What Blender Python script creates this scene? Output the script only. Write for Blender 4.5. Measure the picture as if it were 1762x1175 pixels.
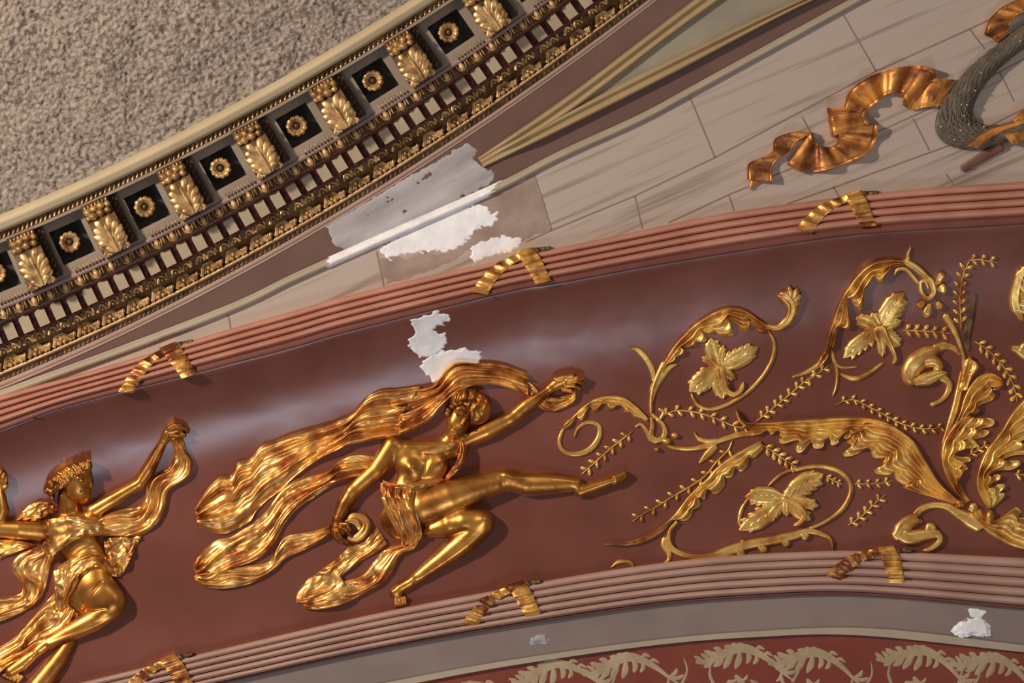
import bpy, math, random
import numpy as np
for o in list(bpy.data.objects): bpy.data.objects.remove(o)
C = bpy.context.scene.collection
SC = bpy.context.scene
# ---------------------------------------------------------------- camera, world, lights
U = 0.002          # metres on the wall for one pixel of the photograph
D = 12.0           # camera to wall
ZC = 6.0           # height of the picture centre above the hall floor
CX, CY = 881.0, 587.5
cam = bpy.data.cameras.new('camera'); camo = bpy.data.objects.new('camera', cam); C.objects.link(camo)
camo.location = (0, -D, ZC); camo.rotation_euler = (math.pi/2, 0, 0)
cam.sensor_width = 36; cam.lens = 36*D/(1762*U); cam.clip_end = 100
SC.camera = camo
w = bpy.data.worlds.new('world'); SC.world = w; w.use_nodes = True
bg = w.node_tree.nodes['Background']; bg.inputs[0].default_value = (0.48, 0.42, 0.38, 1); bg.inputs[1].default_value = 0.25
def area(name, loc, target, size, power, col):
    l = bpy.data.lights.new(name, 'AREA'); l.shape = 'DISK'; l.size = size; l.energy = power; l.color = col
    o = bpy.data.objects.new(name, l); C.objects.link(o); o.location = loc
    import mathutils
    d = mathutils.Vector(target)-mathutils.Vector(loc); o.rotation_euler = d.to_track_quat('-Z', 'Y').to_euler()
    return o
area('key_light', (-6.0, -5.4, ZC+2.6), (0, 0, ZC-.1), 0.55, 600, (1.0, 0.85, 0.71))
area('fill_light', (0.2, -10.8, ZC-9.2), (0.2, 0, ZC), 3.2, 330, (0.80, 0.86, 1.0))
area('hall_light', (4.0, -9.5, ZC+4.0), (0, 0, ZC), 3.0, 90, (1.0, 0.86, 0.74))
vs = SC.view_settings; vs.view_transform = 'Standard'; vs.look = 'None'; vs.gamma = 1; vs.use_curve_mapping = False; vs.exposure = 0.0

# ---------------------------------------------------------------- helpers
def world(a):
    a = np.asarray(a, float); h = a[..., 2]*U; f = (D-h)/D
    return np.stack([(a[..., 0]-CX)*U*f, -h, (CY-a[..., 1])*U*f+ZC], -1)
def cr(pts, n):
    """smooth curve through the points, n samples evenly spaced"""
    p = np.asarray(pts, float)
    if len(p) == 2: t = np.linspace(0, 1, n)[:, None]; return p[0]*(1-t)+p[1]*t
    q = np.vstack([2*p[0]-p[1], p, 2*p[-1]-p[-2]]); out = []
    for i in range(len(p)-1):
        t = np.linspace(0, 1, 12, endpoint=False)[:, None]; a, b, c, d = q[i:i+4]
        out.append(.5*((2*b)+(c-a)*t+(2*a-5*b+4*c-d)*t**2+(3*b-a-3*c+d)*t**3))
    out = np.vstack(out+[p[-1:]])
    s = np.r_[0, np.cumsum(np.hypot(*np.diff(out[:, :2], axis=0).T))]; u = np.linspace(0, s[-1], n)
    return np.stack([np.interp(u, s, out[:, k]) for k in range(p.shape[1])], 1)
def fn(pts):
    t = cr(pts, 400); o = np.argsort(t[:, 0]); X = t[o, 0]; Y = t[o, 1]
    s0 = (Y[12]-Y[0])/(X[12]-X[0]); s1 = (Y[-1]-Y[-13])/(X[-1]-X[-13])
    def f(x):
        x = np.asarray(x, float); y = np.interp(x, X, Y)
        return y+np.minimum(x-X[0], 0)*s0+np.maximum(x-X[-1], 0)*s1
    return f
def hashn(ix, iy, s):
    v = np.sin(ix*127.1+iy*311.7+s*74.7)*43758.5453
    return v-np.floor(v)
def noise(x, y, s=0):
    ix = np.floor(x); iy = np.floor(y); fx = x-ix; fy = y-iy; fx = fx*fx*(3-2*fx); fy = fy*fy*(3-2*fy)
    return (hashn(ix, iy, s)*(1-fx)+hashn(ix+1, iy, s)*fx)*(1-fy)+(hashn(ix, iy+1, s)*(1-fx)+hashn(ix+1, iy+1, s)*fx)*fy-.5
def fbm(x, y, s=0, o=3):
    return sum(noise(x*2**k, y*2**k, s+k)/2**k for k in range(o))
class MB:
    def __init__(s): s.v = []; s.f = []; s.n = 0; s.sm = []
    def raw(s, v, f, smooth=True):
        v = np.asarray(v, float).reshape(-1, 3); f = np.asarray(f, int)
        if f.shape[1] == 3: f = np.hstack([f, f[:, 2:]*0-1-s.n])
        s.v.append(v); s.f.append(f+s.n); s.n += len(v); s.sm.append(np.full(len(f), smooth))
    def grid(s, g, floor=None, smooth=True, closed=False):
        """g: nv x nu x 3 in px; floor: px height(s) to which the rim is taken down (real thickness)"""
        g = np.asarray(g, float); nv, nu, _ = g.shape
        a = g[:-1, :-1]; b = g[1:, 1:]; c = g[:-1, 1:]; d = g[1:, :-1]
        ar = ((b[..., 0]-a[..., 0])*(d[..., 1]-c[..., 1])-(b[..., 1]-a[..., 1])*(d[..., 0]-c[..., 0])).sum()
        idx = np.arange(nv*nu).reshape(nv, nu)
        q = np.stack([idx[:-1, :-1], idx[:-1, 1:], idx[1:, 1:], idx[1:, :-1]], -1).reshape(-1, 4)
        if ar > 0: q = q[:, ::-1]
        s.raw(world(g), q, smooth)
        if floor is not None:
            rim = np.r_[idx[0, :], idx[1:, -1], idx[-1, -2::-1], idx[-2:0:-1, 0]]
            top = g.reshape(-1, 3)[rim]; bot = top.copy()
            bot[:, 2] = floor if np.isscalar(floor) else (floor(top[:, 0], top[:, 1]))
            bot[:, 2] = np.minimum(bot[:, 2], top[:, 2]-.2)
            m = len(rim); i = np.arange(m); j = (i+1) % m
            q = np.stack([i, i+m, j+m, j], -1)
            if ar > 0: q = q[:, ::-1]
            s.raw(world(np.vstack([top, bot])), q[:, ::-1], smooth and False)
    def poly(s, pts, h0, h1):
        """flat-topped prism from outline pts in px, top h1 bottom h0"""
        n = len(pts); p = np.asarray(pts, float)
        top = np.c_[p[:, :2], np.full(n, h1) if np.isscalar(h1) else h1]; bot = np.c_[p[:, :2], np.full(n, h0) if np.isscalar(h0) else h0]
        c = top.mean(0)[None]; i = np.arange(n); j = (i+1) % n
        s.raw(world(np.vstack([top, c])), np.stack([i, j, i*0+n], -1), False)
        s.raw(world(np.vstack([top, bot])), np.stack([i, i+n, j+n, j], -1), False)
    def ball(s, x, y, h, rx, ry=None, rh=None, rot=0, n=10):
        ry = ry or rx; rh = rh or rx
        th = np.linspace(0, 2*np.pi, n+1)[:-1]; ph = np.linspace(0, np.pi*.62, n//2+1)[1:]
        c, sn = math.cos(rot), math.sin(rot); v = [(x, y, h+rh)]
        for p in ph:
            a = rx*math.sin(p)*np.cos(th); b = ry*math.sin(p)*np.sin(th)
            v += list(zip(x+a*c-b*sn, y+a*sn+b*c, np.full(n, h+rh*math.cos(p))))
        f = [(0, 1+k, 1+(k+1) % n, 0) for k in range(n)]
        for r in range(len(ph)-1):
            for k in range(n): a0 = 1+r*n+k; a1 = 1+r*n+(k+1) % n; f.append((a0, a0+n, a1+n, a1))
        f = np.array(f); t = f[:n, :3]; s.raw(world(v), t[:, ::-1]); n0 = len(v)
        s.n -= n0; s.f.append(f[n:, ::-1]+s.n); s.sm.append(np.full(len(f)-n, True)); s.n += n0
    def build(s, name, mat, parent=None, label=None):
        V = np.vstack(s.v); me = bpy.data.meshes.new(name)
        F = np.vstack([f for f in s.f]); sm = np.concatenate(s.sm)
        cnt = np.where(F[:, 3] < 0, 3, 4); 
        mask = np.ones_like(F, bool); mask[:, 3] = F[:, 3] >= 0
        loops = F[mask]
        org = V.mean(0) if parent is None else np.array(parent.location)
        org = org.round(3)
        me.vertices.add(len(V)); me.vertices.foreach_set('co', (V-org).astype(np.float32).ravel())
        me.loops.add(len(loops)); me.loops.foreach_set('vertex_index', loops.astype(np.int32))
        me.polygons.add(len(F)); st = np.r_[0, np.cumsum(cnt)[:-1]]
        me.polygons.foreach_set('loop_start', st.astype(np.int32)); me.polygons.foreach_set('loop_total', cnt.astype(np.int32))
        me.polygons.foreach_set('use_smooth', sm)
        me.update(); me.validate(); me.materials.append(mat)
        o = bpy.data.objects.new(name, me); C.objects.link(o)
        if parent is not None: o.parent = parent
        else: o.location = org
        if parent is not None and parent.type == 'MESH': pass
        if label: o['label'] = label
        return o
def thing(name, label, cat, px, py, h=0, group=None):
    o = bpy.data.objects.new(name, None); C.objects.link(o); o.empty_display_size = .05
    o.location = tuple(world(np.array([px, py, h], float)).round(3)); tag(o, label, cat, group); return o
def tag(o, label, cat, group=None):
    o['label'] = label; o['category'] = cat
    if group: o['group'] = group
    return o
def struct(o): o['kind'] = 'structure'; return o
def sub(mb, name, mat, part, label=None):
    """sub-part: child of a part mesh (whose own origin is its thing's)"""
    root = part.parent; o = mb.build(name, mat, root, label); o.parent = part; return o
def conv(x0, y0, s): return lambda P: [(x0+p[0]/s, y0+p[1]/s)+tuple(p[2:]) for p in P]
FULL = lambda P: P
cA = conv(300, 600, 2.473); cB = conv(650, 600, 2.473); cC = conv(0, 700, 2.4725); cE = conv(950, 450, 3.9156)
cF = conv(1362, 400, 3.9175); cG = conv(1000, 680, 3.9156); cH = conv(1362, 650, 3.9175); cI = conv(1162, 0, 2.937)
cK = conv(1207, 554, 3.0); cJ = conv(862, 900, 1.958); c4 = conv(500, 200, 2.937)

# ---------------------------------------------------------------- materials
def lin(c): return tuple(((v/255)/12.92 if v/255 <= .04045 else ((v/255+.055)/1.055)**2.4) for v in c)+(1,)
def mat(name, c1, c2=None, scale=8, rough=.6, metal=0, bump=0, bscale=60, spec=.5, stops=(.35, .65), detail=4, rot=None, stretch=(1, 1, 1), rough2=None, coat=0):
    m = bpy.data.materials.new(name); m.use_nodes = True; nt = m.node_tree; b = nt.nodes['Principled BSDF']
    b.inputs['Roughness'].default_value = rough; b.inputs['Metallic'].default_value = metal
    b.inputs['Specular IOR Level'].default_value = spec; b.inputs['Coat Weight'].default_value = coat
    geo = nt.nodes.new('ShaderNodeNewGeometry'); mp = nt.nodes.new('ShaderNodeMapping'); 
    if rot is not None: mp.inputs['Rotation'].default_value = (0, rot, 0)
    mp2 = nt.nodes.new('ShaderNodeMapping'); mp2.inputs['Scale'].default_value = stretch
    nt.links.new(geo.outputs['Position'], mp.inputs[0]); nt.links.new(mp.outputs[0], mp2.inputs[0]); vec = mp2.outputs[0]
    if c2 is None: b.inputs['Base Color'].default_value = lin(c1)
    else:
        n = nt.nodes.new('ShaderNodeTexNoise'); n.inputs['Scale'].default_value = scale; n.inputs['Detail'].default_value = detail
        r = nt.nodes.new('ShaderNodeValToRGB'); r.color_ramp.elements[0].position = stops[0]; r.color_ramp.elements[1].position = stops[1]
        r.color_ramp.elements[0].color = lin(c1); r.color_ramp.elements[1].color = lin(c2)
        nt.links.new(vec, n.inputs['Vector']); nt.links.new(n.outputs[0], r.inputs[0]); nt.links.new(r.outputs[0], b.inputs['Base Color'])
        if rough2 is not None:
            mr = nt.nodes.new('ShaderNodeMapRange'); mr.inputs[3].default_value = rough2; mr.inputs[4].default_value = rough
            mr.inputs[1].default_value = .3; mr.inputs[2].default_value = .7
            nt.links.new(n.outputs[0], mr.inputs[0]); nt.links.new(mr.outputs[0], b.inputs['Roughness'])
    if bump:
        n2 = nt.nodes.new('ShaderNodeTexNoise'); n2.inputs['Scale'].default_value = bscale; n2.inputs['Detail'].default_value = 3
        bp = nt.nodes.new('ShaderNodeBump'); bp.inputs['Strength'].default_value = 1; bp.inputs['Distance'].default_value = bump
        nt.links.new(vec, n2.inputs['Vector']); nt.links.new(n2.outputs[0], bp.inputs['Height']); nt.links.new(bp.outputs[0], b.inputs['Normal'])
    return m
M = {}
M['gold'] = mat('bright_gold_leaf', (176, 108, 58), (252, 198, 116), 12, .34, .88, .0010, 40, stops=(.36, .58), rough2=.46)
M['goldb'] = mat('burnished_gold_leaf', (140, 82, 38), (236, 170, 84), 9, .32, .9, .0008, 36, stops=(.34, .62), rough2=.42)
M['goldc'] = mat('aged_gold_leaf', (150, 112, 70), (230, 192, 134), 34, .40, .6, .0010, 70)
M['egg'] = mat('pale_gold_leaf', (216, 176, 124), (246, 212, 162), 30, .4, .4, .0004, 60)
M['golds'] = mat('scroll_gold_leaf', (196, 134, 68), (255, 212, 124), 14, .35, .82, .0010, 50, stops=(.36, .56), rough2=.46)
M['goldw'] = mat('matte_ribbon_gold', (134, 78, 48), (226, 156, 80), 14, .46, .6, .0012, 46, stops=(.36, .58))
M['goldr'] = mat('ribbon_gold_leaf', (136, 74, 46), (246, 186, 98), 13, .40, .8, .0014, 46, stops=(.38, .56))
M['frieze'] = mat('maroon_gloss_paint', (110, 62, 50), (126, 74, 62), 3.5, .33, 0, .0004, 9, spec=.6, rough2=.26, stops=(.3, .7))
M['reed'] = mat('salmon_paint', (178, 120, 100), (198, 142, 120), 5, .5, 0, .0003, 40)
M['reed2'] = mat('rose_paint', (176, 140, 124), (190, 154, 138), 5, .5, 0, .0003, 40)
M['rim'] = mat('dark_red_paint', (112, 60, 50), (128, 72, 60), 6, .45)
M['brown'] = mat('mauve_brown_paint', (104, 76, 68), (112, 83, 74), 5, .5, 0, .0002, 80)
M['mauve'] = mat('mauve_paint', (146, 120, 112), (158, 132, 122), 6, .55)
M['pink'] = mat('pinkish_paint', (172, 140, 124), (182, 152, 134), 6, .5)
M['taupe'] = mat('taupe_paint', (140, 124, 108), (150, 134, 116), 8, .6)
M['cream'] = mat('cream_paint', (186, 166, 130), (198, 178, 142), 5, .5)
M['olive'] = mat('olive_cream_paint', (164, 140, 102), (176, 150, 110), 6, .45)
M['ridge'] = mat('pale_olive_paint', (166, 154, 134), (176, 164, 142), 6, .5)
M['dark'] = mat('dark_shade_brown', (40, 24, 16), (58, 36, 22), 12, .6)  # shade put into the colour, for bracket sides and rosette hollows
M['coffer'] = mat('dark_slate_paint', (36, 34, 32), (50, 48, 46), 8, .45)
M['maroon'] = mat('deep_maroon_paint', (96, 44, 34), (108, 54, 42), 8, .5)
M['stone'] = mat('dentil_stone_paint', (164, 148, 120), (178, 160, 132), 10, .6)
M['panel'] = mat('marbled_olive_paint', (128, 122, 106), (160, 150, 130), 3.5, .5, detail=6)
M['ash'] = mat('painted_ashlar', (136, 118, 108), (182, 167, 155), 7, .55, 0, .0003, 20, rot=math.radians(24), stretch=(.16, 1, 4.5), stops=(.30, .46), detail=5)
M['joint'] = mat('painted_joint', (142, 120, 108), (152, 130, 116), 6, .7)
M['band'] = mat('grey_mauve_paint', (132, 116, 108), (142, 124, 116), 5, .5, 0, .0003, 20)
M['red'] = mat('brick_red_paint', (120, 50, 34), (134, 60, 42), 6, .5)
M['stencil'] = mat('stencil_beige_paint', (160, 140, 108), (184, 164, 130), 14, .6)
M['plaster'] = mat('white_plaster', (232, 232, 236), (252, 252, 254), 16, .7, 0, .0006, 40)
M['primer'] = mat('grey_white_primer', (150, 144, 146), (188, 184, 186), 9, .6, 0, .0004, 30, detail=8, rot=math.radians(28), stretch=(.4, 1, 1.6))
M['smear'] = mat('thin_wash', (146, 124, 112), (168, 148, 136), 9, .6, detail=6)
M['scuff'] = mat('bare_patch', (104, 84, 82), (140, 124, 122), 20, .7)
M['wreath'] = mat('grey_olive_leaf_paint', (84, 74, 64), (112, 100, 86), 30, .6, 0, .001, 60)
M['bead'] = mat('pale_gold_bead', (214, 196, 150), (230, 214, 170), 30, .4, .3)
M['torch'] = mat('dull_brown_paint', (120, 84, 70), (140, 100, 84), 20, .5)
M['stucco'] = mat('rough_stucco', (92, 80, 72), (178, 162, 147), 62, .9, 0, .0030, 130, stops=(.30, .56), detail=4)
M['shadow_gold'] = mat('shaded_gold', (74, 52, 34), (128, 94, 60), 30, .5, .4, .001, 60)  # darker copy of the gold, shade between carvings put into its colour
# ---------------------------------------------------------------- curves of the place (px of the photograph's plane)
def K(x): x = np.asarray(x, float); return 643-.410*x-1.618e-4*x*x
def Kth(x): return np.arctan(.410+3.236e-4*np.asarray(x, float))
RID = fn([(0, 679), (200, 606), (400, 529), (500, 481), (600, 436), (734, 377), (868, 317), (960, 269), (1100, 205), (1187, 158), (1320, 85), (1480, -3)])
UT = fn([(0, 680), (170, 634), (395, 566), (500, 536), (600, 508), (806, 459), (1100, 397), (1264, 364), (1536, 329), (1762, 312)])
UB = fn([(0, 742), (116, 700), (300, 652), (500, 600), (600, 571), (874, 503), (950, 490), (1100, 462), (1187, 447), (1362, 419), (1502, 402), (1762, 386)])
LT = fn([(137, 1175), (400, 1112), (650, 1055), (862, 1014), (1030, 984), (1219, 959), (1370, 950), (1500, 948), (1762, 960)])
LB = fn([(380, 1177), (560, 1137), (700, 1109), (862, 1081), (1117, 1043), (1296, 1028), (1475, 1024), (1762, 1048)])
CT = fn([(660, 1175), (862, 1138), (1117, 1102), (1300, 1086), (1500, 1081), (1762, 1110)])
CBt = fn([(660, 1186), (862, 1148), (1117, 1111), (1300, 1096), (1480, 1093), (1762, 1122)])
HTOP, HBOT = 38., -45.
def cove(x, y):
    u = np.clip((y-UB(x))/(LT(x)-UB(x)), 0, 1); return HBOT+(HTOP-HBOT)*np.clip(1-u/.5, 0, 1)**2.3
def cc(x0, a, g):
    """cornice coordinates: foot x0 on the bottom bead, a along it, g gap above it -> px"""
    x = np.asarray(x0, float)+np.asarray(a, float)*np.cos(Kth(x0)); t = Kth(x)
    return x-g*np.cos(t)*np.sin(t), K(x)-g*np.cos(t)**2
def foot(px, g):
    x = px
    for _ in range(12): t = float(Kth(x)); x = px+g*math.cos(t)*math.sin(t)
    return x
# h of the cornice profile over its gap g
PG = np.array([-30, -27, -14, -11, -3, 0, 4, 8, 27, 30, 46, 50, 79.5, 80, 92, 94, 108, 110, 118, 120, 231, 233, 244, 247, 270, 275])
PH = np.array([0,    4,    5,   7,  8, 14, 14, 8, 22, 26, 34, 34, 34,  52, 55, 56, 72,  82, 84,  78, 78,  92,  94, 104, 112, 112])
def prof(g): return np.interp(g, PG, PH)
X = np.linspace(-140, 1120, 106)
def course(name, g0, g1, mt, n=5, drop=14, hf=None, label=None, parent=None, x=X):
    g = np.linspace(g0, g1, n); gg, xx = np.meshgrid(g, x); px, py = cc(xx, 0, gg)
    h = prof(gg) if hf is None else hf(gg); mb = MB(); mb.grid(np.stack([px, py, h], -1), floor=min(h.min()-drop, -2))
    return mb.build(name, mt, parent, label)
def rect(name, f0, f1, h0, h1, mt, x0=-140, x1=1900, nx=120, ny=3, floor=None):
    x = np.linspace(x0, x1, nx); v = np.linspace(0, 1, ny)
    xx = np.repeat(x[:, None], ny, 1); yy = f0(x)[:, None]*(1-v)+f1(x)[:, None]*v
    hh = np.broadcast_to(h0*(1-v)+h1*v, xx.shape); mb = MB(); mb.grid(np.stack([xx, yy, hh], -1), floor=floor)
    return mb.build(name, mt)
# ---- setting: ashlar wall, panel field, cove, soffit, ceiling
wl = struct(rect('wall_back', RID, lambda x: UT(x)+12, 0, 0, M['ash'], floor=-60)); wl['label'] = 'wall painted as pale pinkish stone blocks'
jm = MB()
def joint(p, q, w=1.7):
    p = np.array(p, float); q = np.array(q, float); n = np.array([-(q-p)[1], (q-p)[0]]); n = n/np.hypot(*n)*w
    t = np.linspace(0, 1, 8)[:, None]; m = p*(1-t)+q*t
    g = np.stack([np.c_[m-n, t*0-.5], np.c_[m-n*.8, t*0+.35], np.c_[m, t*0+.35], np.c_[m+n*.8, t*0+.35], np.c_[m+n, t*0-.5]], 1); jm.grid(g)
for p, q in [((905, 416), (949, 396)), ((949, 396), (1092, 337)), ((1092, 337), (1230, 271)), ((1230, 271), (1506, 123)), ((1506, 123), (1666, 51)), ((1666, 51), (1800, -12)),
             ((1150, 383), (1254, 335)), ((1254, 335), (1519, 223)), ((1519, 223), (1605, 184)), ((1605, 184), (1800, 82)), ((1353, 351), (1441, 320)), ((1441, 320), (1639, 248)), ((1639, 248), (1800, 168)),
             ((919, 300), (949, 396)), ((1092, 337), (1105, 394)), ((1187, 167), (1230, 271)), ((1451, 26), (1507, 122)), ((1380, 201), (1402, 242)), ((1669, 51), (1694, 84)), ((1254, 337), (1263, 363)),
             ((1571, 204), (1599, 259)), ((1434, 322), (1445, 341)), ((1628, 300), (1641, 319)), ((648, 433), (661, 496)), ((391, 535), (397, 566)), ((1720, 124), (1745, 175))]: joint(p, q)
jm.build('block_joint', M['joint'], wl)
pn = struct(rect('wall_upper', lambda x: K(x)+24, lambda x: RID(x)+2, 3, -1, M['brown'], x1=1560, floor=-60)); pn['label'] = 'mauve brown painted field between cornice and stone wall'
mb = MB(); xs = np.linspace(-140, 1900, 205); u = np.linspace(-.03, 1.02, 84)
xx, uu = np.meshgrid(xs, u, indexing='ij'); yy = UB(xx)*(1-uu)+LT(xx)*uu
hh = cove(xx, yy)+fbm(xx/170, yy/90, 3)*2.2+fbm(xx/40, yy/30, 9)*.45*np.clip((xx-700)/500, 0, 1)
mb.grid(np.stack([xx, yy, hh], -1)); fz = struct(mb.build('wall_cove', M['frieze'])); fz['label'] = 'glossy maroon cove of the arch carrying the gilded reliefs'
s = struct(rect('trim_1', lambda x: LB(x)-3, CT, -42, -50, M['band'], floor=-90)); s['label'] = 'grey mauve flat band under the lower reeded moulding'
s = struct(rect('trim_2', CT, CBt, -46, -46, M['ridge'], floor=-90)); s['label'] = 'thin cream fillet along the red stencilled band'
red = struct(rect('wall_lower', CBt, lambda x: CBt(x)+170, -54, -60, M['red'], x0=300, floor=-100)); red['label'] = 'brick red band with painted beige leaf scrolls'
# ceiling with rough stucco
xs = np.arange(-160, 900, 2.4); u = np.linspace(0, 560, 234); xx, uu = np.meshgrid(xs, u, indexing='ij')
x0, y0 = cc(xx, 0, 272.); yy = y0-uu; x2 = x0
hh = 104+uu*.35+np.minimum(uu/12,1)*(fbm(x2/4.2, yy/4.2, 2, 2)*3.6+fbm(x2/60, yy/60, 5)*6)
mb = MB(); mb.grid(np.stack([x2, yy, hh], -1)); c = struct(mb.build('ceiling', M['stucco'])); c['label'] = 'rough sand coloured stucco ceiling'
# ridge moulding over the stone wall
def swept(name, f0, f1, base, bulge, mt, x0=-140, x1=1900, ny=9, floor=-10, nx=140, parent=None, fx=None, label=None):
    x = np.linspace(x0, x1, nx); v = np.linspace(0, 1, ny)
    xx = np.repeat(x[:, None], ny, 1); yy = f0(x)[:, None]*(1-v)+f1(x)[:, None]*v
    hh = base+bulge*(np.sin(np.pi*v)**.6 if fx is None else fx(v)); hh = np.broadcast_to(hh, xx.shape)
    mb = MB(); mb.grid(np.stack([xx, yy, hh], -1), floor=floor); return mb.build(name, mt, parent, label)
o = swept('roll_molding', lambda x: RID(x)-8, lambda x: RID(x)+8, 1, 9, M['ridge'], x1=1600, ny=15, fx=lambda v: np.maximum(np.where(v < .2, .3, 0), np.sqrt(np.clip(1-((v-.58)/.43)**2, 0, 1))))
tag(o, 'pale olive half-round moulding edging the stone block wall', 'molding')
# ---- triangular panel
pnl = thing('triangular_panel', 'olive marbled wedge-shaped panel in olive cream frame below the cornice', 'panel', 1100, 100, 3)
mb = MB(); mb.poly([(940, 212), (1000, 168), (1160, 52), (1300, -45), (1500, -60), (1380, 5), (1160, 103), (1020, 172)], 0, 5); mb.build('panel_field', M['panel'], pnl)
def arm(A, B, name):
    n = 60; a = cr(A, n); b = cr(B, n); v = np.linspace(0, 1, 15)
    g = a[:, None]*(1-v)[None, :, None]+b[:, None]*v[None, :, None]
    pr = np.interp(v, [0, .08, .1, .3, .5, .58, .66, .9, 1], [2, 6, 12, 13, 7, 6, 12, 14, 5])
    k = np.clip(np.linspace(0, 1, n)/.12, .35, 1)
    h = 3+pr[None]*k[:, None]; mb = MB(); mb.grid(np.concatenate([g, h[..., None]], -1), floor=0); return mb.build(name, M['olive'], pnl)
arm([(822, 272), (980, 163), (1160, 26), (1290, -72)], [(828, 280), (968, 201), (1160, 57), (1310, -50)], 'frame_rail')
arm([(1560, -75), (1366, 3), (1160, 99), (962, 199), (826, 276)][::-1], [(1600, -80), (1397, 2), (1160, 126), (980, 217), (832, 288)][::-1], 'frame_rail')
# ---- cornice: continuous mouldings, each with its carved pieces
mold = {}
def molding(name, label, g0, g1, mt, **k):
    o = course(name, g0, g1, mt, **k); tag(o, label, 'molding'); return o
molding('fillet_molding', 'pinkish stepped fillet lowest on the cornice', -27, -14, M['pink'], n=9, hf=lambda g: np.where(g < -21, 4, 7.)+0*g)
leafy = molding('leaf_molding', 'narrow gilded leaf strip just above the pinkish fillet', -15, -3, M['shadow_gold'], n=4)
bead = molding('bead_molding', 'slim gilded bead between two leaf strips low on the cornice', -3, 4, M['egg'], n=9, hf=lambda g: 12+8*np.sqrt(np.clip(1-((g-.5)/3.6)**2, 0, 1)))
big = molding('carved_leaf_molding', 'wide gilded moulding of arches and trefoils on the cornice', 3, 29, M['shadow_gold'], n=6)
sml = molding('carved_wave_molding', 'gilded wavy leaf moulding between trefoil moulding and dentils', 29, 47, M['shadow_gold'], n=6)
dent = molding('dentil_molding', 'deep maroon moulding with a row of stone coloured dentils', 46, 93, M['maroon'], n=12, hf=lambda g: np.interp(g, [46, 50, 51, 80, 81, 93], [38, 40, 34, 36, 50, 54]))
eggm = molding('egg_and_dart_molding', 'gilded egg and dart moulding above the dentils', 92, 109, M['shadow_gold'], n=6, hf=lambda g: 60+0*g)
rail = molding('rail_molding', 'smooth mauve rail under brackets and coffers', 109, 119, M['mauve'], n=7, hf=lambda g: 70+3*np.sin((g-109)/10*np.pi))
strp = molding('leaf_strip_molding', 'gilded leaf strip under the broad cream fillet', 231, 246, M['shadow_gold'], n=4, hf=lambda g: 90+0*g)
lst = molding('thin_fillet_molding', 'thin taupe fillet above the coffers', 226, 232, M['taupe'], n=3, hf=lambda g: 92+0*g)
crm = molding('cream_molding', 'broad smooth cream fillet where cornice meets the ceiling', 245, 275, M['cream'], n=10, drop=40, hf=lambda g: np.interp(g, [245, 247, 262, 266, 275], [96, 104, 111, 108, 108]))
def ton(mb, pts, w, h, base=0., n=12, m=7, groove=0., z0=0., tip=.2, tail=0., floor=-3, wob=0., curl=0.):
    """tongue-shaped relief along pts: w,h profile lists, base function or number"""
    p = cr([q[:2] for q in pts], n); t = np.linspace(0, 1, n)
    W = np.interp(t, np.linspace(0, 1, len(w)), w) if hasattr(w, '__len__') else np.full(n, float(w))
    H = np.interp(t, np.linspace(0, 1, len(h)), h) if hasattr(h, '__len__') else np.full(n, float(h))
    if tip: W = W*np.sqrt(np.clip(1-np.clip((t-(1-tip))/tip, 0, 1)**2, .02, 1)); H = H*np.clip(1-np.clip((t-(1-tip*.6))/(tip*.6), 0, 1)**2*.6, .3, 1)
    if tail: W = W*np.sqrt(np.clip(1-np.clip((tail-t)/tail, 0, 1)**2, .02, 1))
    if wob: W = W*(1+wob*np.sin(t*n*1.9))
    d = np.gradient(p, axis=0); d /= np.hypot(*d.T)[:, None]+1e-9; nn = np.c_[-d[:, 1], d[:, 0]]
    u = -np.cos(np.linspace(0, np.pi, m)); g = p[:, None]+nn[:, None]*(u[None, :, None]*W[:, None, None])
    cs = np.sqrt(np.clip(1-u**2, 0, 1))*(1-groove*np.exp(-(u/.28)**2))
    hh = H[:, None]*cs[None]+z0+curl*(t**2)[:, None]
    b = base(g[..., 0], g[..., 1]) if callable(base) else base
    hh = hh+b; mb.grid(np.concatenate([g, hh[..., None]], -1), floor=(lambda x, y: base(x, y)+floor) if callable(base) else base+floor)
def P2(x0, L): return [tuple(float(v) for v in cc(x0, a, g)) for a, g in L]
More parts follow.
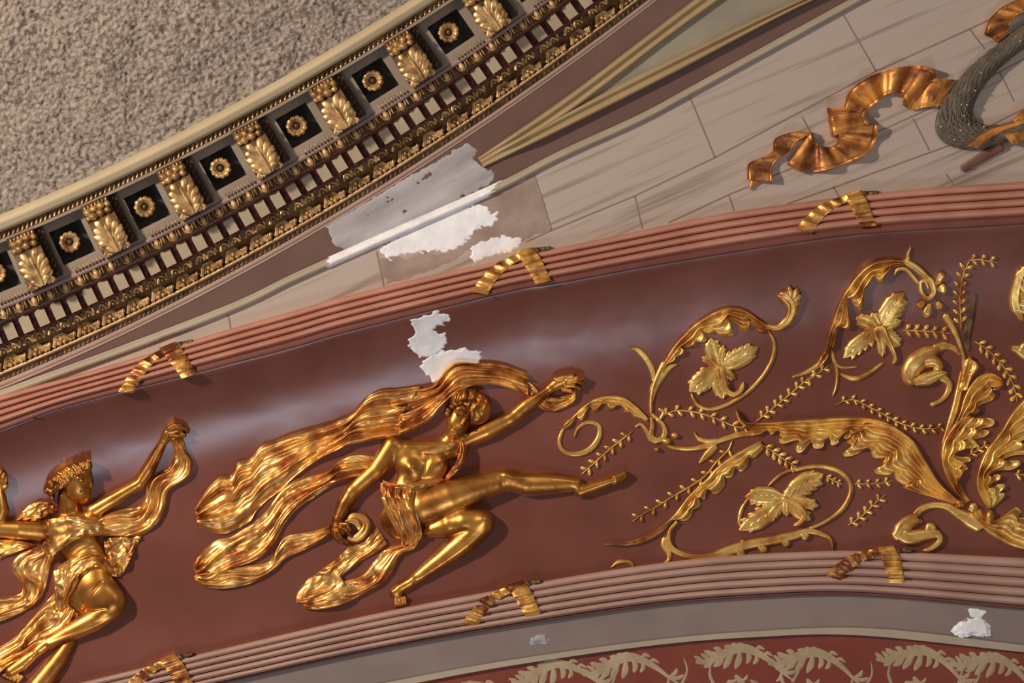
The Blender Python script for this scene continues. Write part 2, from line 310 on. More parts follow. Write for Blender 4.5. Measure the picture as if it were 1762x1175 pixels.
# carved pieces
for k in range(-3, 28):
    x0 = 25+42.5*k-.004*k*k
    if x0 > 1100: break
    b = 20
    mb = MB()
    ton(mb, P2(x0, [(-17, 5), (-12, 12), (-7, 23), (0, 26)]), [3.6, 4.2, 3.4], 6, 17, n=9, groove=.5, tip=0)
    ton(mb, P2(x0, [(17, 5), (12, 12), (7, 23), (0, 26)]), [3.6, 4.2, 3.4], 6, 17, n=9, groove=.5, tip=0)
    ton(mb, P2(x0, [(-9.5, 6), (-6.5, 12), (-4, 18), (0, 20.5), (4, 18), (6.5, 12), (9.5, 6)]), 1.5, 4, 17, n=15, m=5, tip=0)
    for a, g in ((-4.2, 8), (4.2, 8), (0, 14.5)):
        q = P2(x0, [(a, g)])[0]; mb.ball(q[0], q[1], 17, 4.4, 4.4, 7, n=8)
    mb.build('arch_motif', M['goldc'], big)
    mb = MB()
    for a in (-6, 0, 6): ton(mb, P2(x0+21*math.cos(Kth(x0)), [(0, 5), (a*.4, 12), (a, 19)]), [2, 4.2], 7, 18, n=7, m=5, tip=.4)
    mb.build('leaf_tuft', M['goldc'], big)
    mb = MB()
    for s_ in (0, 21):
        xs_ = x0+s_*math.cos(Kth(x0))-6
        ton(mb, P2(xs_, [(-9, 31), (-5, 38), (0, 43), (5, 38), (8, 31)]), 2.8, 5, 32, n=9, m=5, groove=.4, tip=0)
        ton(mb, P2(xs_, [(0, 32), (0, 38)]), [1.6, 3.4], 5, 32, n=5, m=5, tip=.4); ton(mb, P2(xs_, [(10.5, 44), (10.5, 34)]), [3.4, 2], 5, 33, n=5, m=5, tip=.4)
    mb.build('wave_motif', M['goldc'], sml)
mb = MB()
for k in range(-12, 145):
    x0 = -20+8*k
    if -100 < x0 < 1110: ton(mb, P2(x0, [(-2, -12), (0, -9), (2.6, -5)]), [1.5, 2.4], 3.5, 7, n=5, m=5, tip=.4)
o = mb.build('carved_leaves', M['goldc'], leafy); o['kind'] = 'stuff'
mb = MB()
for k in range(0, 150):
    x0 = -60+8.2*k
    if x0 < 1110: ton(mb, P2(x0, [(-3, 233), (0, 238), (2, 244)]), [2.6, 1.4], 4, 90, n=5, m=5, tip=.4)
o = mb.build('carved_leaves', M['goldc'], strp); o['kind'] = 'stuff'
for n in range(-3, 42):
    px = 4.5+27.3*n-.016*n*n
    x0 = foot(px, 79); 
    q = P2(x0, [(0, 51), (0, 79), (19, 79), (19, 51)])
    t0 = P2(x0, [(0, 79), (0, 82), (16, 82), (16, 79)])
    mb = MB(); g = np.array([[(*q[1], 57), (*q[2], 57)], [(*q[0], 55), (*q[3], 55)]]); mb.grid(g, floor=30, smooth=False); q2 = P2(x0, [(2.5, 83.5), (19, 83.5)]); mb.grid(np.array([[(*q2[0], 50), (*q2[1], 50)], [(*q[1], 57), (*q[2], 57)]]), floor=30, smooth=False); mb.build('dentil', M['stone'], dent)
for n in range(-3, 43):
    px = 6+26.6*n-.01*n*n; x0 = foot(px, 100)
    mb = MB(); q = P2(x0, [(0, 101)])[0]; mb.ball(q[0], q[1], 62, 5.6, 8.6, 14, rot=-float(Kth(x0))*1.0, n=12); mb.build('egg', M['egg'], eggm)
    mb = MB()
    for s_ in (-1, 1): ton(mb, P2(x0, [(s_*8.5, 108), (s_*8, 100), (s_*5, 94), (0, 91.5)]), 1.6, 6, 63, n=9, m=5, tip=0)
    ton(mb, P2(x0, [(13, 108), (13, 94)]), [2.6, 1.2], 6, 63, n=6, m=5, tip=.3)
    mb.build('dart', M['goldc'], eggm)
mb = MB()
for k in range(0, 230):
    x0 = -60+5.2*k
    if x0 < 1110: q = P2(x0, [(0, 89.5)])[0]; mb.ball(q[0], q[1], 54, 1.7, n=6)
o = mb.build('pearl_row', M['goldc'], eggm); o['kind'] = 'stuff'
# coffered soffit: slab pieces round each coffer
bx = [-67+0, 60, 185, 318, 450, 580, 712, 840, 968]; by = [0, 450, 390, 322, 250, 180, 105, 30]
ords = ['first', 'second', 'third', 'fourth', 'fifth', 'sixth', 'seventh', 'eighth']
bf = [foot(v-1, 172) for v in (-67, 60, 188, 318, 449, 580, 711, 841, 972)]
def sheet(mb, x0, a0, a1, g0, g1, h0, h1=None, n=5, axis=None, floor=None):
    a = np.linspace(a0, a1, n); g = np.linspace(g0, g1, 3); aa, gg = np.meshgrid(a, g); px, py = cc(x0, aa, gg)
    h1 = h0 if h1 is None else h1; hh = h0+(h1-h0)*((gg-g0)/(g1-g0) if axis == 'g' else (aa-a0)/(a1-a0))
    mb.grid(np.stack([px, py, hh+0*px], -1), floor=floor, smooth=False)
for i in range(8):
    xc = (bf[i]+bf[i+1])/2+2; th = float(Kth(xc)); full = (bf[i+1]-bf[i])/math.cos(th)/2+1
    ro = thing('coffer', 'square coffer with dark recess, %s from the left in the cornice soffit' % ords[i], 'coffer', *[float(v) for v in cc(xc, 0, 172)], 78, 'coffers in the cornice soffit')
    mb = MB(); A, G0, G1, S = 31, 140, 208, 70
    for r in ((-full, full, G1, 227), (-full, full, 118, G0)): sheet(mb, xc, *r, S, floor=30)
    for r in ((-full, -A, G0, G1), (A, full, G0, G1)): sheet(mb, xc, *r, S, floor=30)
    mb.build('frame', M['taupe'], ro)
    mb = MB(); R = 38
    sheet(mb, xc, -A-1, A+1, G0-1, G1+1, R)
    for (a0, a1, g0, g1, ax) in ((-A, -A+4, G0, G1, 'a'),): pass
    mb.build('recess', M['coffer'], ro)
    mb = MB()
    for k in range(9):
        a = -26+52*k/8; q = P2(xc, [(a+6, 122), (a+8, 127)]); ton(mb, q, [1.2, 2], 3, 78, n=4, m=5, tip=.4)
    o = mb.build('carved_leaves', M['goldc'], ro); o['kind'] = 'stuff'
    # rosette hanging in the coffer
    q = P2(xc, [(-4, 176)])[0]
    rs = thing('rosette', 'gilded rosette in the %s coffer from the left' % ords[i], 'rosette', q[0], q[1], 40, 'gilded rosettes in the coffers')
    for k in range(11):
        mb = MB(); a = k*2*math.pi/11+.2; e = (q[0]+19*math.cos(a), q[1]+19*math.sin(a)); s0 = (q[0]+7*math.cos(a), q[1]+7*math.sin(a))
        ton(mb, [s0, e], [3.2, 5.2, 5.6], [3, 10, 8], 56, n=8, m=9, groove=.5, tip=.4, floor=-16); mb.build('petal', M['goldc'], rs)
    mb = MB(); mb.ball(q[0], q[1], 53, 8, 8, 4, n=10); mb.build('center', M['dark'], rs)  # dark disc, the shade of the rosette's hole put into its colour
    mb = MB(); mb.ball(q[0], q[1], 36, 7, 7, 24, n=10); mb.build('stem', M['shadow_gold'], rs)
# modillion brackets
for i in range(9):
    x0 = bf[i]
    if i == 8 and False: break
    nm = (ords+['ninth'])[i]
    br = thing('bracket', 'gilded acanthus bracket, %s from the left along the cornice' % nm, 'bracket', *[float(v) for v in cc(x0, 0, 172)], 80, 'gilded acanthus brackets under the cornice')
    W = 24
    def L(P, dx=-5): return P2(x0, [(a+dx, g) for a, g in P])
    # carcass, deeper towards the top
    mb = MB(); g = np.linspace(120, 228, 10); a = np.array([-W-2, W+2]); aa, gg = np.meshgrid(a, g); px, py = cc(x0, aa-5, gg)
    hh = np.interp(gg, [120, 150, 190, 205, 228], [92, 106, 112, 96, 104]); mb.grid(np.stack([px, py, hh], -1), floor=76, smooth=False)
    mb.build('bracket_body', M['shadow_gold'], br)
    mb = MB()
    hb = lambda x, y: 100.+0*np.asarray(x, float)
    for sgn in (-1, 1):
        for (g1_, a1_, g2_, a2_) in ((121, 10, 134, 20), (121, 16, 128, 25), (128, 14, 146, 25)): ton(mb, L([(sgn*a1_, g1_), (sgn*a2_, g2_)]), [4, 7], [5, 8], 103, n=8, m=7, groove=.35, tip=.35, floor=-14)
        for (ga, aa_, gb, ab, wd) in ((121, 6, 136, 19, 7.5), (126, 5, 152, 26, 9), (133, 5, 166, 27, 9), (142, 4, 180, 24, 9), (152, 4, 193, 14, 9)):
            ton(mb, L([(sgn*aa_*.5, ga), (sgn*(aa_+ab)*.42, (ga+gb)/2+3), (sgn*ab, gb)]), [2, wd*.8, wd], [6, 9, 8], 106, n=10, m=7, groove=.3, tip=.35, floor=-14)
    ton(mb, L([(0, 121), (0, 150), (0, 184)]), [3, 3.5, 2], [10, 11, 8], 106, n=10, m=7, groove=.4, tip=.2, floor=-14)
    mb.build('acanthus_leaf', M['goldc'], br)
    R = random.Random(i*7+1)
    for (a, g, r) in ((-19, 213, 7.5), (-6, 214, 7.5), (8, 215, 7.5), (20, 213, 6.5), (-13, 202, 8.5), (2, 203, 9), (16, 202, 7), (-22, 201, 5.5)):
        q = L([(a, g)])[0]; mb = MB(); mb.ball(q[0], q[1], 103+R.random()*4, r, r*.9, r*1.5, n=10); mb.build('fruit', M['goldc'], br)
    mb = MB()
    for k in range(7): ton(mb, L([(-21+k*7, 219), (-19+k*7, 226)]), [1.6, 2.4], 4, 103, n=4, m=5, tip=.4)
    o = mb.build('carved_leaves', M['goldc'], br); o['kind'] = 'stuff'
    mb = MB(); sheet(mb, x0, W-3, W+12, 124, 224, 82, floor=70); mb.build('side_scroll', M['dark'], br)  # bracket's side in shade, the darkness put into the sheet's colour
    mb = MB()
    for k in range(8):
        g_ = 130+12*k; ton(mb, L([(W+4, g_), (W+10, g_+5), (W+13, g_+9)]), [1.5, 3], 3.5, 82, n=5, m=5, tip=.4)
    o = mb.build('carved_scroll_leaves', M['shadow_gold'], br); o['kind'] = 'stuff'
# ---- reeded mouldings
def reeds(name, label, f0, f1, ht, hb, edges, mt, rimmt, rr, x0=-140, x1=1900):
    e = thing(name, label, 'molding', 881, float((f0(881)+f1(881))/2), ht)
    for j in range(len(edges)-1):
        a, b = edges[j], edges[j+1]; last = j == len(edges)-2
        base = ht+(hb-ht)*(a+b)/2; r = rr*(.35 if last else 1)*(1 if j else .7)
        swept('rim' if last else 'reed', lambda x: f0(x)*(1-a)+f1(x)*a, lambda x: f0(x)*(1-b)+f1(x)*b, base, r, rimmt if last else mt, x0=x0, x1=x1, ny=11, floor=min(ht, hb)-30, parent=e)
    return e
UE = [0, .2, .38, .57, .76, .84, 1]
reeds('reeded_molding', 'upper salmon pink reeded moulding between stone wall and maroon cove', UT, UB, 16, HTOP+2, [0, .21, .40, .59, .80, 1], M['reed'], M['rim'], 13)
reeds('reeded_molding', 'lower rose pink reeded moulding under the maroon cove', LT, LB, HBOT+14, HBOT+8, [0, .19, .38, .57, .76, .93, 1], M['reed2'], M['rim'], 12)
# crossed ribbons on the reeds
def reedbase(upper):
    f0, f1, a, b = (UT, UB, 16, HTOP+2) if upper else (LT, LB, HBOT+14, HBOT+8)
    def g(x, y):
        u = (y-f0(x))/(f1(x)-f0(x)); return a+(b-a)*np.clip(u, 0, 1)+10*np.sqrt(np.clip(1-np.clip(np.abs(u-.45)/.62, 0, 1)**2, 0, 1))
    return g
def band(mb, Lp, Rp, base, z=3.5, n=26, m=7, amp=1.6, waves=7, floor=-8, ph=0., along=0., edge=1.2, bulge=0.):
    a = cr(Lp, n); b = cr(Rp, n); v = np.linspace(0, 1, n); u = np.linspace(0, 1, m)
    g = a[:, None]*(1-u)[None, :, None]+b[:, None]*u[None, :, None]
    hh = z+amp*np.sin(v*waves*2*np.pi+ph)[:, None]*(1-along*np.abs(2*u-1))[None]+amp*.5*np.sin(v*waves*4.3*np.pi+1+ph)[:, None]-edge*(np.abs(2*u-1)**6)[None]+bulge*np.sin(np.pi*u)[None]
    bb = base(g[..., 0], g[..., 1]) if callable(base) else base
    mb.grid(np.concatenate([g, (hh+bb)[..., None]], -1), floor=(lambda x, y: base(x, y)+floor) if callable(base) else base+floor)
def rib(cx, cy, ang, upper, label, k):
    base = reedbase(upper); e = thing('gilded_ribbon', label, 'ribbon', cx, cy, 20, 'gilded ribbons crossing the reeded mouldings')
    c, s = math.cos(ang), math.sin(ang)
    def T(P):
        out = []
        for X_, Y_ in P:
            x, y = (X_-1185)/2.937, (Y_-690)/2.937; out.append((cx+x*c-y*s, cy+x*s+y*c))
        return out
    mb = MB(); band(mb, T([(912, 893), (940, 852), (982, 800), (1035, 752), (1090, 722), (1150, 696)]), T([(993, 908), (1018, 862), (1055, 812), (1098, 770), (1140, 742), (1172, 722)]), base, z=4, waves=5, amp=2.6, floor=-20, ph=k)
    mb.build('left_band', M['goldr'], e)
    mb = MB(); band(mb, T([(1138, 690), (1185, 765), (1222, 825), (1238, 854)]), T([(1215, 666), (1258, 718), (1292, 788), (1316, 838)]), base, z=5.5, waves=4, amp=2.6, floor=-20, ph=k+1)
    mb.build('right_band', M['goldr'], e)
    mb = MB(); band(mb, T([(1205, 672), (1250, 668), (1310, 662)]), T([(1230, 700), (1262, 690), (1310, 676)]), base, z=1, waves=1.5, floor=-20); mb.build('tail', M['shadow_gold'], e)  # dark back strip, the ribbon's shade put into its colour
def ang(f, x): return math.atan(float(f(x+20)-f(x-20))/40)
a0 = ang(UT, 902)
for k, (x, y, up, lb) in enumerate([(290, 597, True, 'gilded ribbon crossing the upper moulding, leftmost of its three'), (904, 433, True, 'gilded ribbon crossing the upper moulding beside the white plaster patches'),
        (1468, 334, True, 'gilded ribbon crossing the upper moulding below the wall streamer, rightmost of its three'), (290, 1133, False, 'gilded ribbon crossing the lower moulding, leftmost, cut off by the picture edge'),
        (888, 1006, False, 'gilded ribbon crossing the lower moulding below the flying dancer'), (1526, 944, False, 'gilded ribbon crossing the lower moulding under the acanthus scrolls, rightmost')]):
    rib(x, y, ang(UT if up else LT, x)-a0, up, lb, k)
# ---------------------------------------------------------------- relief figures: one continuous height surface per body
class HF:
    def __init__(s, x0, y0, x1, y1, st=1.0):
        s.st = st; s.x, s.y = np.meshgrid(np.arange(x0, x1+st, st), np.arange(y0, y1+st, st)); s.h = np.full(s.x.shape, -14.)
        s.wx = s.x; s.wy = s.y
    def smax(s, b, k):
        a = s.h; t = np.clip(.5+.5*(b-a)/k, 0, 1); s.h = a*(1-t)+b*t+k*t*(1-t)
    def cap(s, pts, k=4., f=.75, steep=5.):
        """chain of (x, y, radius, lift)"""
        best = np.full(s.x.shape, -14.)
        for (x0, y0, r0, z0), (x1, y1, r1, z1) in zip(pts[:-1], pts[1:]):
            dx, dy = x1-x0, y1-y0; L = dx*dx+dy*dy+1e-9; t = np.clip(((s.x-x0)*dx+(s.y-y0)*dy)/L, 0, 1)
            d = np.hypot(s.x-x0-t*dx, s.y-y0-t*dy); r = r0+(r1-r0)*t; z = z0+(z1-z0)*t
            v = z+np.where(d < r, f*np.sqrt(np.clip(r*r-d*d, 0, None)), -steep*(d-r)-0*z)
            v = np.where(d >= r, np.maximum(z-steep*(d-r)*(1+z/6), -14), v); best = np.maximum(best, v)
        s.smax(best, k); return s
    def ell(s, cx, cy, rx, ry, rot=0, z=0, hz=8, k=3., steep=5.):
        c, n = math.cos(rot), math.sin(rot); a = ((s.x-cx)*c+(s.y-cy)*n)/rx; b = (-(s.x-cx)*n+(s.y-cy)*c)/ry; d = np.hypot(a, b)
        v = z+np.where(d < 1, hz*np.sqrt(np.clip(1-d*d, 0, None)), -steep*(d-1)*min(rx, ry)*(1+max(z, 0)/6)); s.smax(np.maximum(v, -14), k); return s
    def add(s, cx, cy, sx, sy, rot, amp):
        c, n = math.cos(rot), math.sin(rot); a = ((s.x-cx)*c+(s.y-cy)*n)/sx; b = (-(s.x-cx)*n+(s.y-cy)*c)/sy
        s.h = s.h+amp*np.exp(-(a*a+b*b))*(s.h > -3); return s
    def blur(s, r):
        for _ in range(2):
            for ax in (0, 1):
                s.h = sum(np.roll(s.h, k, ax) for k in range(-r, r+1))/(2*r+1)
        return s
    def line(s, pts, w, amp):
        p = cr(pts, 16); d = np.full(s.x.shape, 99.)
        for a, b in zip(p[:-1], p[1:]):
            dx, dy = b-a; t = np.clip(((s.x-a[0])*dx+(s.y-a[1])*dy)/(dx*dx+dy*dy+1e-9), 0, 1); d = np.minimum(d, np.hypot(s.x-a[0]-t*dx, s.y-a[1]-t*dy))
        s.h = s.h+amp*np.exp(-(d/w)**2)*(s.h > -3); return s
    def build(s, name, mt, parent, label=None, base=cove, cut=-6.):
        h = np.maximum(s.h, -7.5)+base(s.x, s.y); idx = np.arange(h.size).reshape(h.shape); up = s.h > cut
        ok = up[:-1, :-1] | up[1:, :-1] | up[:-1, 1:] | up[1:, 1:]
        q = np.stack([idx[:-1, :-1], idx[1:, :-1], idx[1:, 1:], idx[:-1, 1:]], -1)[ok]
        used = np.unique(q); mp = np.full(h.size, -1); mp[used] = np.arange(len(used))
        V = world(np.stack([s.x, s.y, h], -1).reshape(-1, 3)[used]); mb = MB(); mb.raw(V, mp[q]); return mb.build(name, mt, parent, label)
def drape(mb, Lp, Rp, folds=4, amp=4., z=6., seed=0, n=70, m=34, base=cove, warp=.5, rims=True, floor=-6, tuck0=0., tuck1=0., zv=None, lumps=1.8, sharp=1.):
    """cloth between two edge curves; folds run along it"""
    a = cr(Lp, n); b = cr(Rp, n); v = np.linspace(0, 1, n); u = np.linspace(0, 1, m)
    g = a[:, None]*(1-u)[None, :, None]+b[:, None]*u[None, :, None]; uu, vv = np.meshgrid(u, v)
    ph = uu*folds*.8+warp*fbm(uu*2.+seed*3.1, vv*4., seed, 2)*2.3+.25*np.sin(vv*5+seed)
    w = np.sin(ph*2*np.pi); w = np.sign(w)*np.abs(w)**(.8 if sharp == 1 else sharp)
    ph2 = uu*folds*1.9+warp*1.5*fbm(uu*3, vv*5, seed+11)
    L = np.hypot(*(a[n//2]-b[n//2])); Ls = np.hypot(*np.diff(a, axis=0).T).sum()
    lum = fbm(uu*L/22+seed, vv*Ls/22, seed+5, 3)
    zz = z if zv is None else np.interp(v, np.linspace(0, 1, len(zv)), zv)[:, None]
    h = zz+amp*.85*w*(.85+.8*fbm(uu*2, vv*5, seed+17))+amp*.14*np.sin(ph2*2*np.pi)+lumps*1.2*lum+amp*.5*fbm(uu*2.5+seed, vv*4, seed+31, 1)
    e = np.minimum(uu, 1-uu)*L
    if rims: h = h-2.2*np.exp(-(e/2.5)**2)+1.2*np.exp(-((e-6)/3)**2)
    ends = np.minimum(vv*Ls+99*tuck0, (1-vv)*Ls+99*tuck1); h = h-2.5*np.exp(-(ends/4)**2)
    h = np.maximum(h, 2.0)
    mb.grid(np.concatenate([g, (h+base(g[..., 0], g[..., 1]))[..., None]], -1), floor=lambda x, y: base(x, y)+floor)
# ---- flying dancer
f1 = thing('person', 'gilded relief of a leaping dancer with leg stretched right and billowing drapery', 'person', 760, 850, -40, 'gilded relief dancers')
# drapery behind
mb = MB()
drape(mb, cB([(640, 108), (530, 70), (420, 62), (340, 56), (295, 80), (262, 125), (225, 160), (110, 175), (0, 185)])+cA([(1050, 160), (960, 172), (885, 176), (825, 205), (770, 268), (700, 302), (560, 345), (450, 383), (370, 415), (325, 468), (270, 485), (240, 540), (190, 548), (130, 610), (88, 680)]),
      cB([(640, 205), (560, 168), (490, 152), (400, 158), (330, 190), (270, 245), (225, 300), (180, 330), (90, 372)])+cA([(960, 378), (860, 385), (790, 402), (740, 408), (690, 432), (640, 455), (570, 500), (490, 565), (450, 605), (400, 640), (350, 690), (320, 735), (250, 775), (190, 788), (100, 755)]), folds=4.2, amp=6.5, z=11, n=190, m=60, seed=1, lumps=2.4)
mb.build('billowing_cloth', M['gold'], f1)
mb = MB()
drape(mb, cA([(875, 456), (780, 446), (705, 470), (660, 515), (560, 542), (500, 568), (450, 612), (400, 680), (345, 735), (300, 765), (240, 800), (180, 815), (130, 855), (80, 915)]),
      cA([(840, 540), (770, 545), (720, 560), (640, 602), (560, 655), (510, 695), (470, 745), (440, 800), (400, 860), (330, 905), (260, 930), (200, 960), (150, 990), (100, 985)]), folds=3.2, amp=4.6, z=9, n=120, m=46, seed=4, lumps=2.2)
mb.build('trailing_cloth', M['gold'], f1)
mb = MB()
drape(mb, cA([(658, 748), (600, 775), (540, 786), (475, 800), (435, 850), (400, 905), (300, 925), (200, 935), (130, 950), (82, 965)]),
      cA([(665, 790), (600, 832), (530, 866), (470, 892), (430, 935), (370, 976), (300, 1005), (200, 1021), (130, 1012), (92, 985)]), folds=1.6, amp=3.4, z=8, n=80, m=24, seed=7)
mb.build('cloth_end', M['gold'], f1)
mb = MB()
drape(mb, cA([(862, 758), (810, 820), (745, 845), (685, 898), (620, 945), (560, 990), (525, 1040), (518, 1080)]),
      cA([(905, 830), (850, 870), (790, 905), (750, 935), (710, 970), (740, 1010), (700, 1040), (600, 1080)]), folds=2.4, amp=4, z=7, n=70, m=30, seed=9)
drape(mb, cA([(1000, 825), (930, 840), (880, 870), (840, 920), (800, 965), (740, 985), (690, 1000), (620, 1030), (530, 1055)]),
      cA([(1050, 800), (1020, 850), (962, 876), (930, 940), (890, 990), (820, 1032), (740, 1076), (640, 1106), (560, 1108)]), folds=2.2, amp=4, z=10, n=80, m=30, seed=12)
mb.build('hanging_cloth', M['gold'], f1)
mb = MB()   # folds hanging from the raised hand
drape(mb, cB([(840, 155), (825, 190), (780, 205), (720, 205), (690, 180), (640, 140)]), cB([(845, 165), (840, 220), (790, 252), (740, 266), (690, 258), (660, 235)]), folds=3, amp=3.2, z=7, n=40, m=30, seed=3, lumps=.8)
mb.build('hand_folds', M['gold'], f1)
H = HF(562, 640, 1096, 1052, 1.0)
# torso
H.cap([(697, 786, 26, 4), (712, 815, 26, 6), (700, 850, 30, 6), (694, 885, 34, 4)], k=8, f=.62)
H.cap([(690, 776, 19, 4), (740, 776, 20, 8), (790, 772, 17, 6)], k=10, f=.6)
H.cap([(745, 800, 28, 6), (715, 840, 24, 6)], k=10, f=.6)
H.cap([(684, 895, 30, 0), (690, 905, 26, 0)], k=8, f=.6)
H.blur(1); H.add(708, 803, 14, 13, .3, 10); H.add(704, 806, 2.2, 2.2, 0, 2.5)
H.add(767, 794, 14, 12, .4, 9); H.add(772, 797, 2, 2, 0, 2.2)
H.line([(700, 766), (730, 768), (765, 764)], 2.5, 2.2); H.line([(736, 790), (728, 815), (712, 845)], 3, -2.5); H.add(705, 858, 3, 3, 0, -3.5)
H.line([(697, 826), (712, 832), (728, 826)], 3, -1.6); H.line([(783, 812), (760, 826), (728, 826)], 3, -2)
# neck and arms
H.cap([(788, 745, 13, 14), (768, 764, 15, 8)], k=6, f=.6)
H.cap([(676, 768, 19, 5), (648, 808, 16, 9), (606, 845, 13, 9)], k=5, f=.78)
H.cap([(606, 845, 13, 9), (594, 866, 13.5, 8), (581, 893, 9.5, 8)], k=4, f=.8)

H.cap([(802, 757, 13, 8), (838, 741, 15, 9), (880, 720, 12.5, 9)], k=5, f=.8)
H.cap([(880, 720, 12.5, 9), (906, 699, 13.5, 10), (948, 668, 8.5, 12)], k=4, f=.8)

# legs: outstretched, then bent
H.cap([(728, 872, 31, 9), (775, 855, 29, 14), (830, 836, 23, 16), (870, 825, 19, 15)], k=7, f=.8)
H.cap([(870, 823, 18, 14), (905, 832, 20.5, 12), (950, 832, 17.5, 9), (992, 832, 11.5, 8)], k=5, f=.85)
H.add(868, 815, 9, 6, .1, 3); H.line([(866, 808), (863, 826), (868, 842)], 3.5, -1.5); H.line([(880, 822), (930, 818), (980, 826)], 5, 1.5)
H.cap([(990, 833, 11, 8), (998, 846, 10, 8), (1020, 838, 9.5, 9), (1050, 828, 7.5, 12), (1062, 825, 7, 12)], k=4, f=.9)
H.add(996, 826, 4, 4, 0, 2.4)
H.cap([(738, 913, 12, 2), (775, 902, 21, 8), (800, 898, 23, 12), (826, 896, 21, 14)], k=5, f=.85)
H.cap([(828, 900, 22, 14), (800, 930, 22, 9), (765, 958, 17, 6), (735, 980, 13, 5), (706, 1002, 9.5, 5)], k=5, f=.85)
H.add(836, 892, 9, 9, 0, 3); H.line([(760, 921), (782, 917), (800, 912)], 3, -4); H.line([(835, 915), (790, 952), (725, 996)], 4, 2)
H.cap([(706, 1002, 10, 5), (688, 1012, 10, 4), (679, 1020, 9.5, 4)], k=4, f=.9); H.add(710, 995, 4, 4, 0, 2.2); H.add(674, 1015, 4, 4, 0, 1.5)
H.cap([(684, 1018, 9, 4), (686, 1032, 7.5, 4)], k=3, f=.85)
H.blur(2)
for i, (dx, dy) in enumerate([(0, -6), (3, -2.5), (3, .8), (1, 3.5), (-3, 6)]): H.cap([(1058+dx*.5, 826+dy*.8, 3.8, 17-i), (1075+dx-i, 820+dy*1.05, 3.4-.3*i, 14-i)], k=1.2, f=.9)
for i in range(5): H.cap([(680+i*4.0, 1030-abs(i-2)*1.0, 3.0, 8), (679.5+i*4.6, 1042-i*1.0, 3.3-.3*i, 4)], k=1.2, f=.9)
# right hand, fingers curled round the cloth
H.cap([(581, 893, 9, 8), (582, 906, 12, 7), (586, 914, 10, 8)], k=3, f=.75)
for p in ([(576, 912, 4.2, 12), (578, 924, 3.8, 13), (588, 932, 3.2, 9)], [(581, 914, 4, 15), (587, 926, 3.8, 15), (597, 932, 3.2, 10)], [(587, 908, 4, 17), (596, 912, 3.8, 18), (603, 921, 3.2, 12)], [(573, 908, 3.6, 8), (573, 919, 3.4, 8), (581, 930, 2.8, 5)]): H.cap(p, k=1., f=.9)
H.cap([(588, 902, 4.4, 13), (597, 902, 4, 16), (602, 911, 3.4, 14)], k=1.2, f=.9)
# left hand
H.cap([(948, 668, 8, 13), (960, 660, 10, 12), (972, 655, 9, 13)], k=3, f=.75)
for p in ([(956, 653, 4, 16), (970, 649, 3.8, 18), (985, 646, 3.4, 18)], [(976, 655, 4, 18), (993, 650, 3.8, 20), (1003, 651, 3.2, 15)], [(976, 659, 3.8, 18), (992, 656, 3.6, 19), (1002, 659, 3, 13)], [(974, 664, 3.6, 16), (988, 664, 3.4, 17), (997, 668, 3, 11)], [(968, 670, 3.6, 13), (982, 672, 3.2, 14), (990, 674, 2.8, 9)]): H.cap(p, k=1., f=.9)
# head: face turned down to the left
r = math.atan2(56, -20)
H.ell(806, 703, 34, 29, .55, 6, 22, k=4)
H.ell(789, 724, 20, 33, .30, 14, 20, k=6); H.ell(781, 745, 11, 12, .3, 20, 11, k=5)
H.line([(806, 715), (800, 724), (797, 731)], 2.6, 6.5); H.add(797, 730.5, 3, 2.6, 0, 3)
H.line([(786, 709), (793, 707), (801, 712)], 2, 2.2); H.ell(795.5, 711.5, 4.6, 2.8, .25, 26.5, 4.5, k=.8); H.line([(788, 713), (795, 716), (800, 715)], 1.4, -2.6); H.line([(789, 710), (795, 708.6), (801, 712)], 1, -1.4)
H.ell(808, 718, 3.2, 2.2, .6, 23.5, 3.5, k=.8); H.line([(804, 714), (811, 717)], 1.8, -2)
H.line([(782, 736), (789, 739), (793, 743)], 1.5, 2.6); H.line([(781, 740.5), (786, 743.5), (791, 745)], 1.7, 2.6); H.line([(781, 738), (787, 741), (792, 744)], 1, -2.6)
H.add(779, 752, 5, 4, 0, 2.2); H.add(775, 728, 7, 10, .2, 1.6); H.line([(770, 738), (775, 750), (784, 758)], 2, -1.5)
mbody = H.build('body', M['goldb'], f1, 'smooth burnished gold body')
Hh = HF(762, 662, 862, 735, .8)
Hh.ell(810, 700, 37, 30, .55, 14, 21, k=3); m_ = ((Hh.x-787)*.83-(Hh.y-727)*-.55)
fx = ((Hh.x-790)*math.cos(.30)+(Hh.y-722)*math.sin(.30))/19; fy = (-(Hh.x-790)*math.sin(.30)+(Hh.y-722)*math.cos(.30))/27
Hh.h = np.where(np.hypot(fx, fy) < 1, -14, Hh.h)
Hh.h = Hh.h+np.where(Hh.h > 0, 2.4*np.sin((Hh.x*.75+Hh.y*.35)*.55+3*fbm(Hh.x/12, Hh.y/12, 4))*np.clip((712-Hh.y)/14, .25, 1), 0)
Hh.line([(772, 705), (790, 692), (812, 689), (836, 692)], 1.8, -5)
for x, y in ((772, 706), (778, 700), (785, 696), (770, 712)): Hh.ell(x, y, 5, 4, .5, 27, 5, k=1)
Hh.build('hair', M['goldb'], f1)
mb = MB()   # cloth over hip, chest cloth, ring in the hand
drape(mb, cB([(10, 570), (18, 640), (40, 700), (70, 760), (100, 815), (90, 850)]), cB([(150, 580), (150, 640), (165, 700), (182, 755), (186, 800), (150, 850)]), folds=4.5, amp=3.6, z=30, zv=[24, 36, 37, 30, 16, 8], n=60, m=50, seed=21, lumps=.8, floor=-6)
drape(mb, cB([(20, 560), (80, 575), (150, 572), (230, 560), (270, 545)]), cB([(20, 590), (80, 600), (150, 598), (240, 580), (285, 560)]), folds=1.5, amp=1.6, zv=[20, 30, 32, 27, 14], n=40, m=16, seed=22, lumps=.4)
mb.build('hip_cloth', M['gold'], f1)
mb = MB()
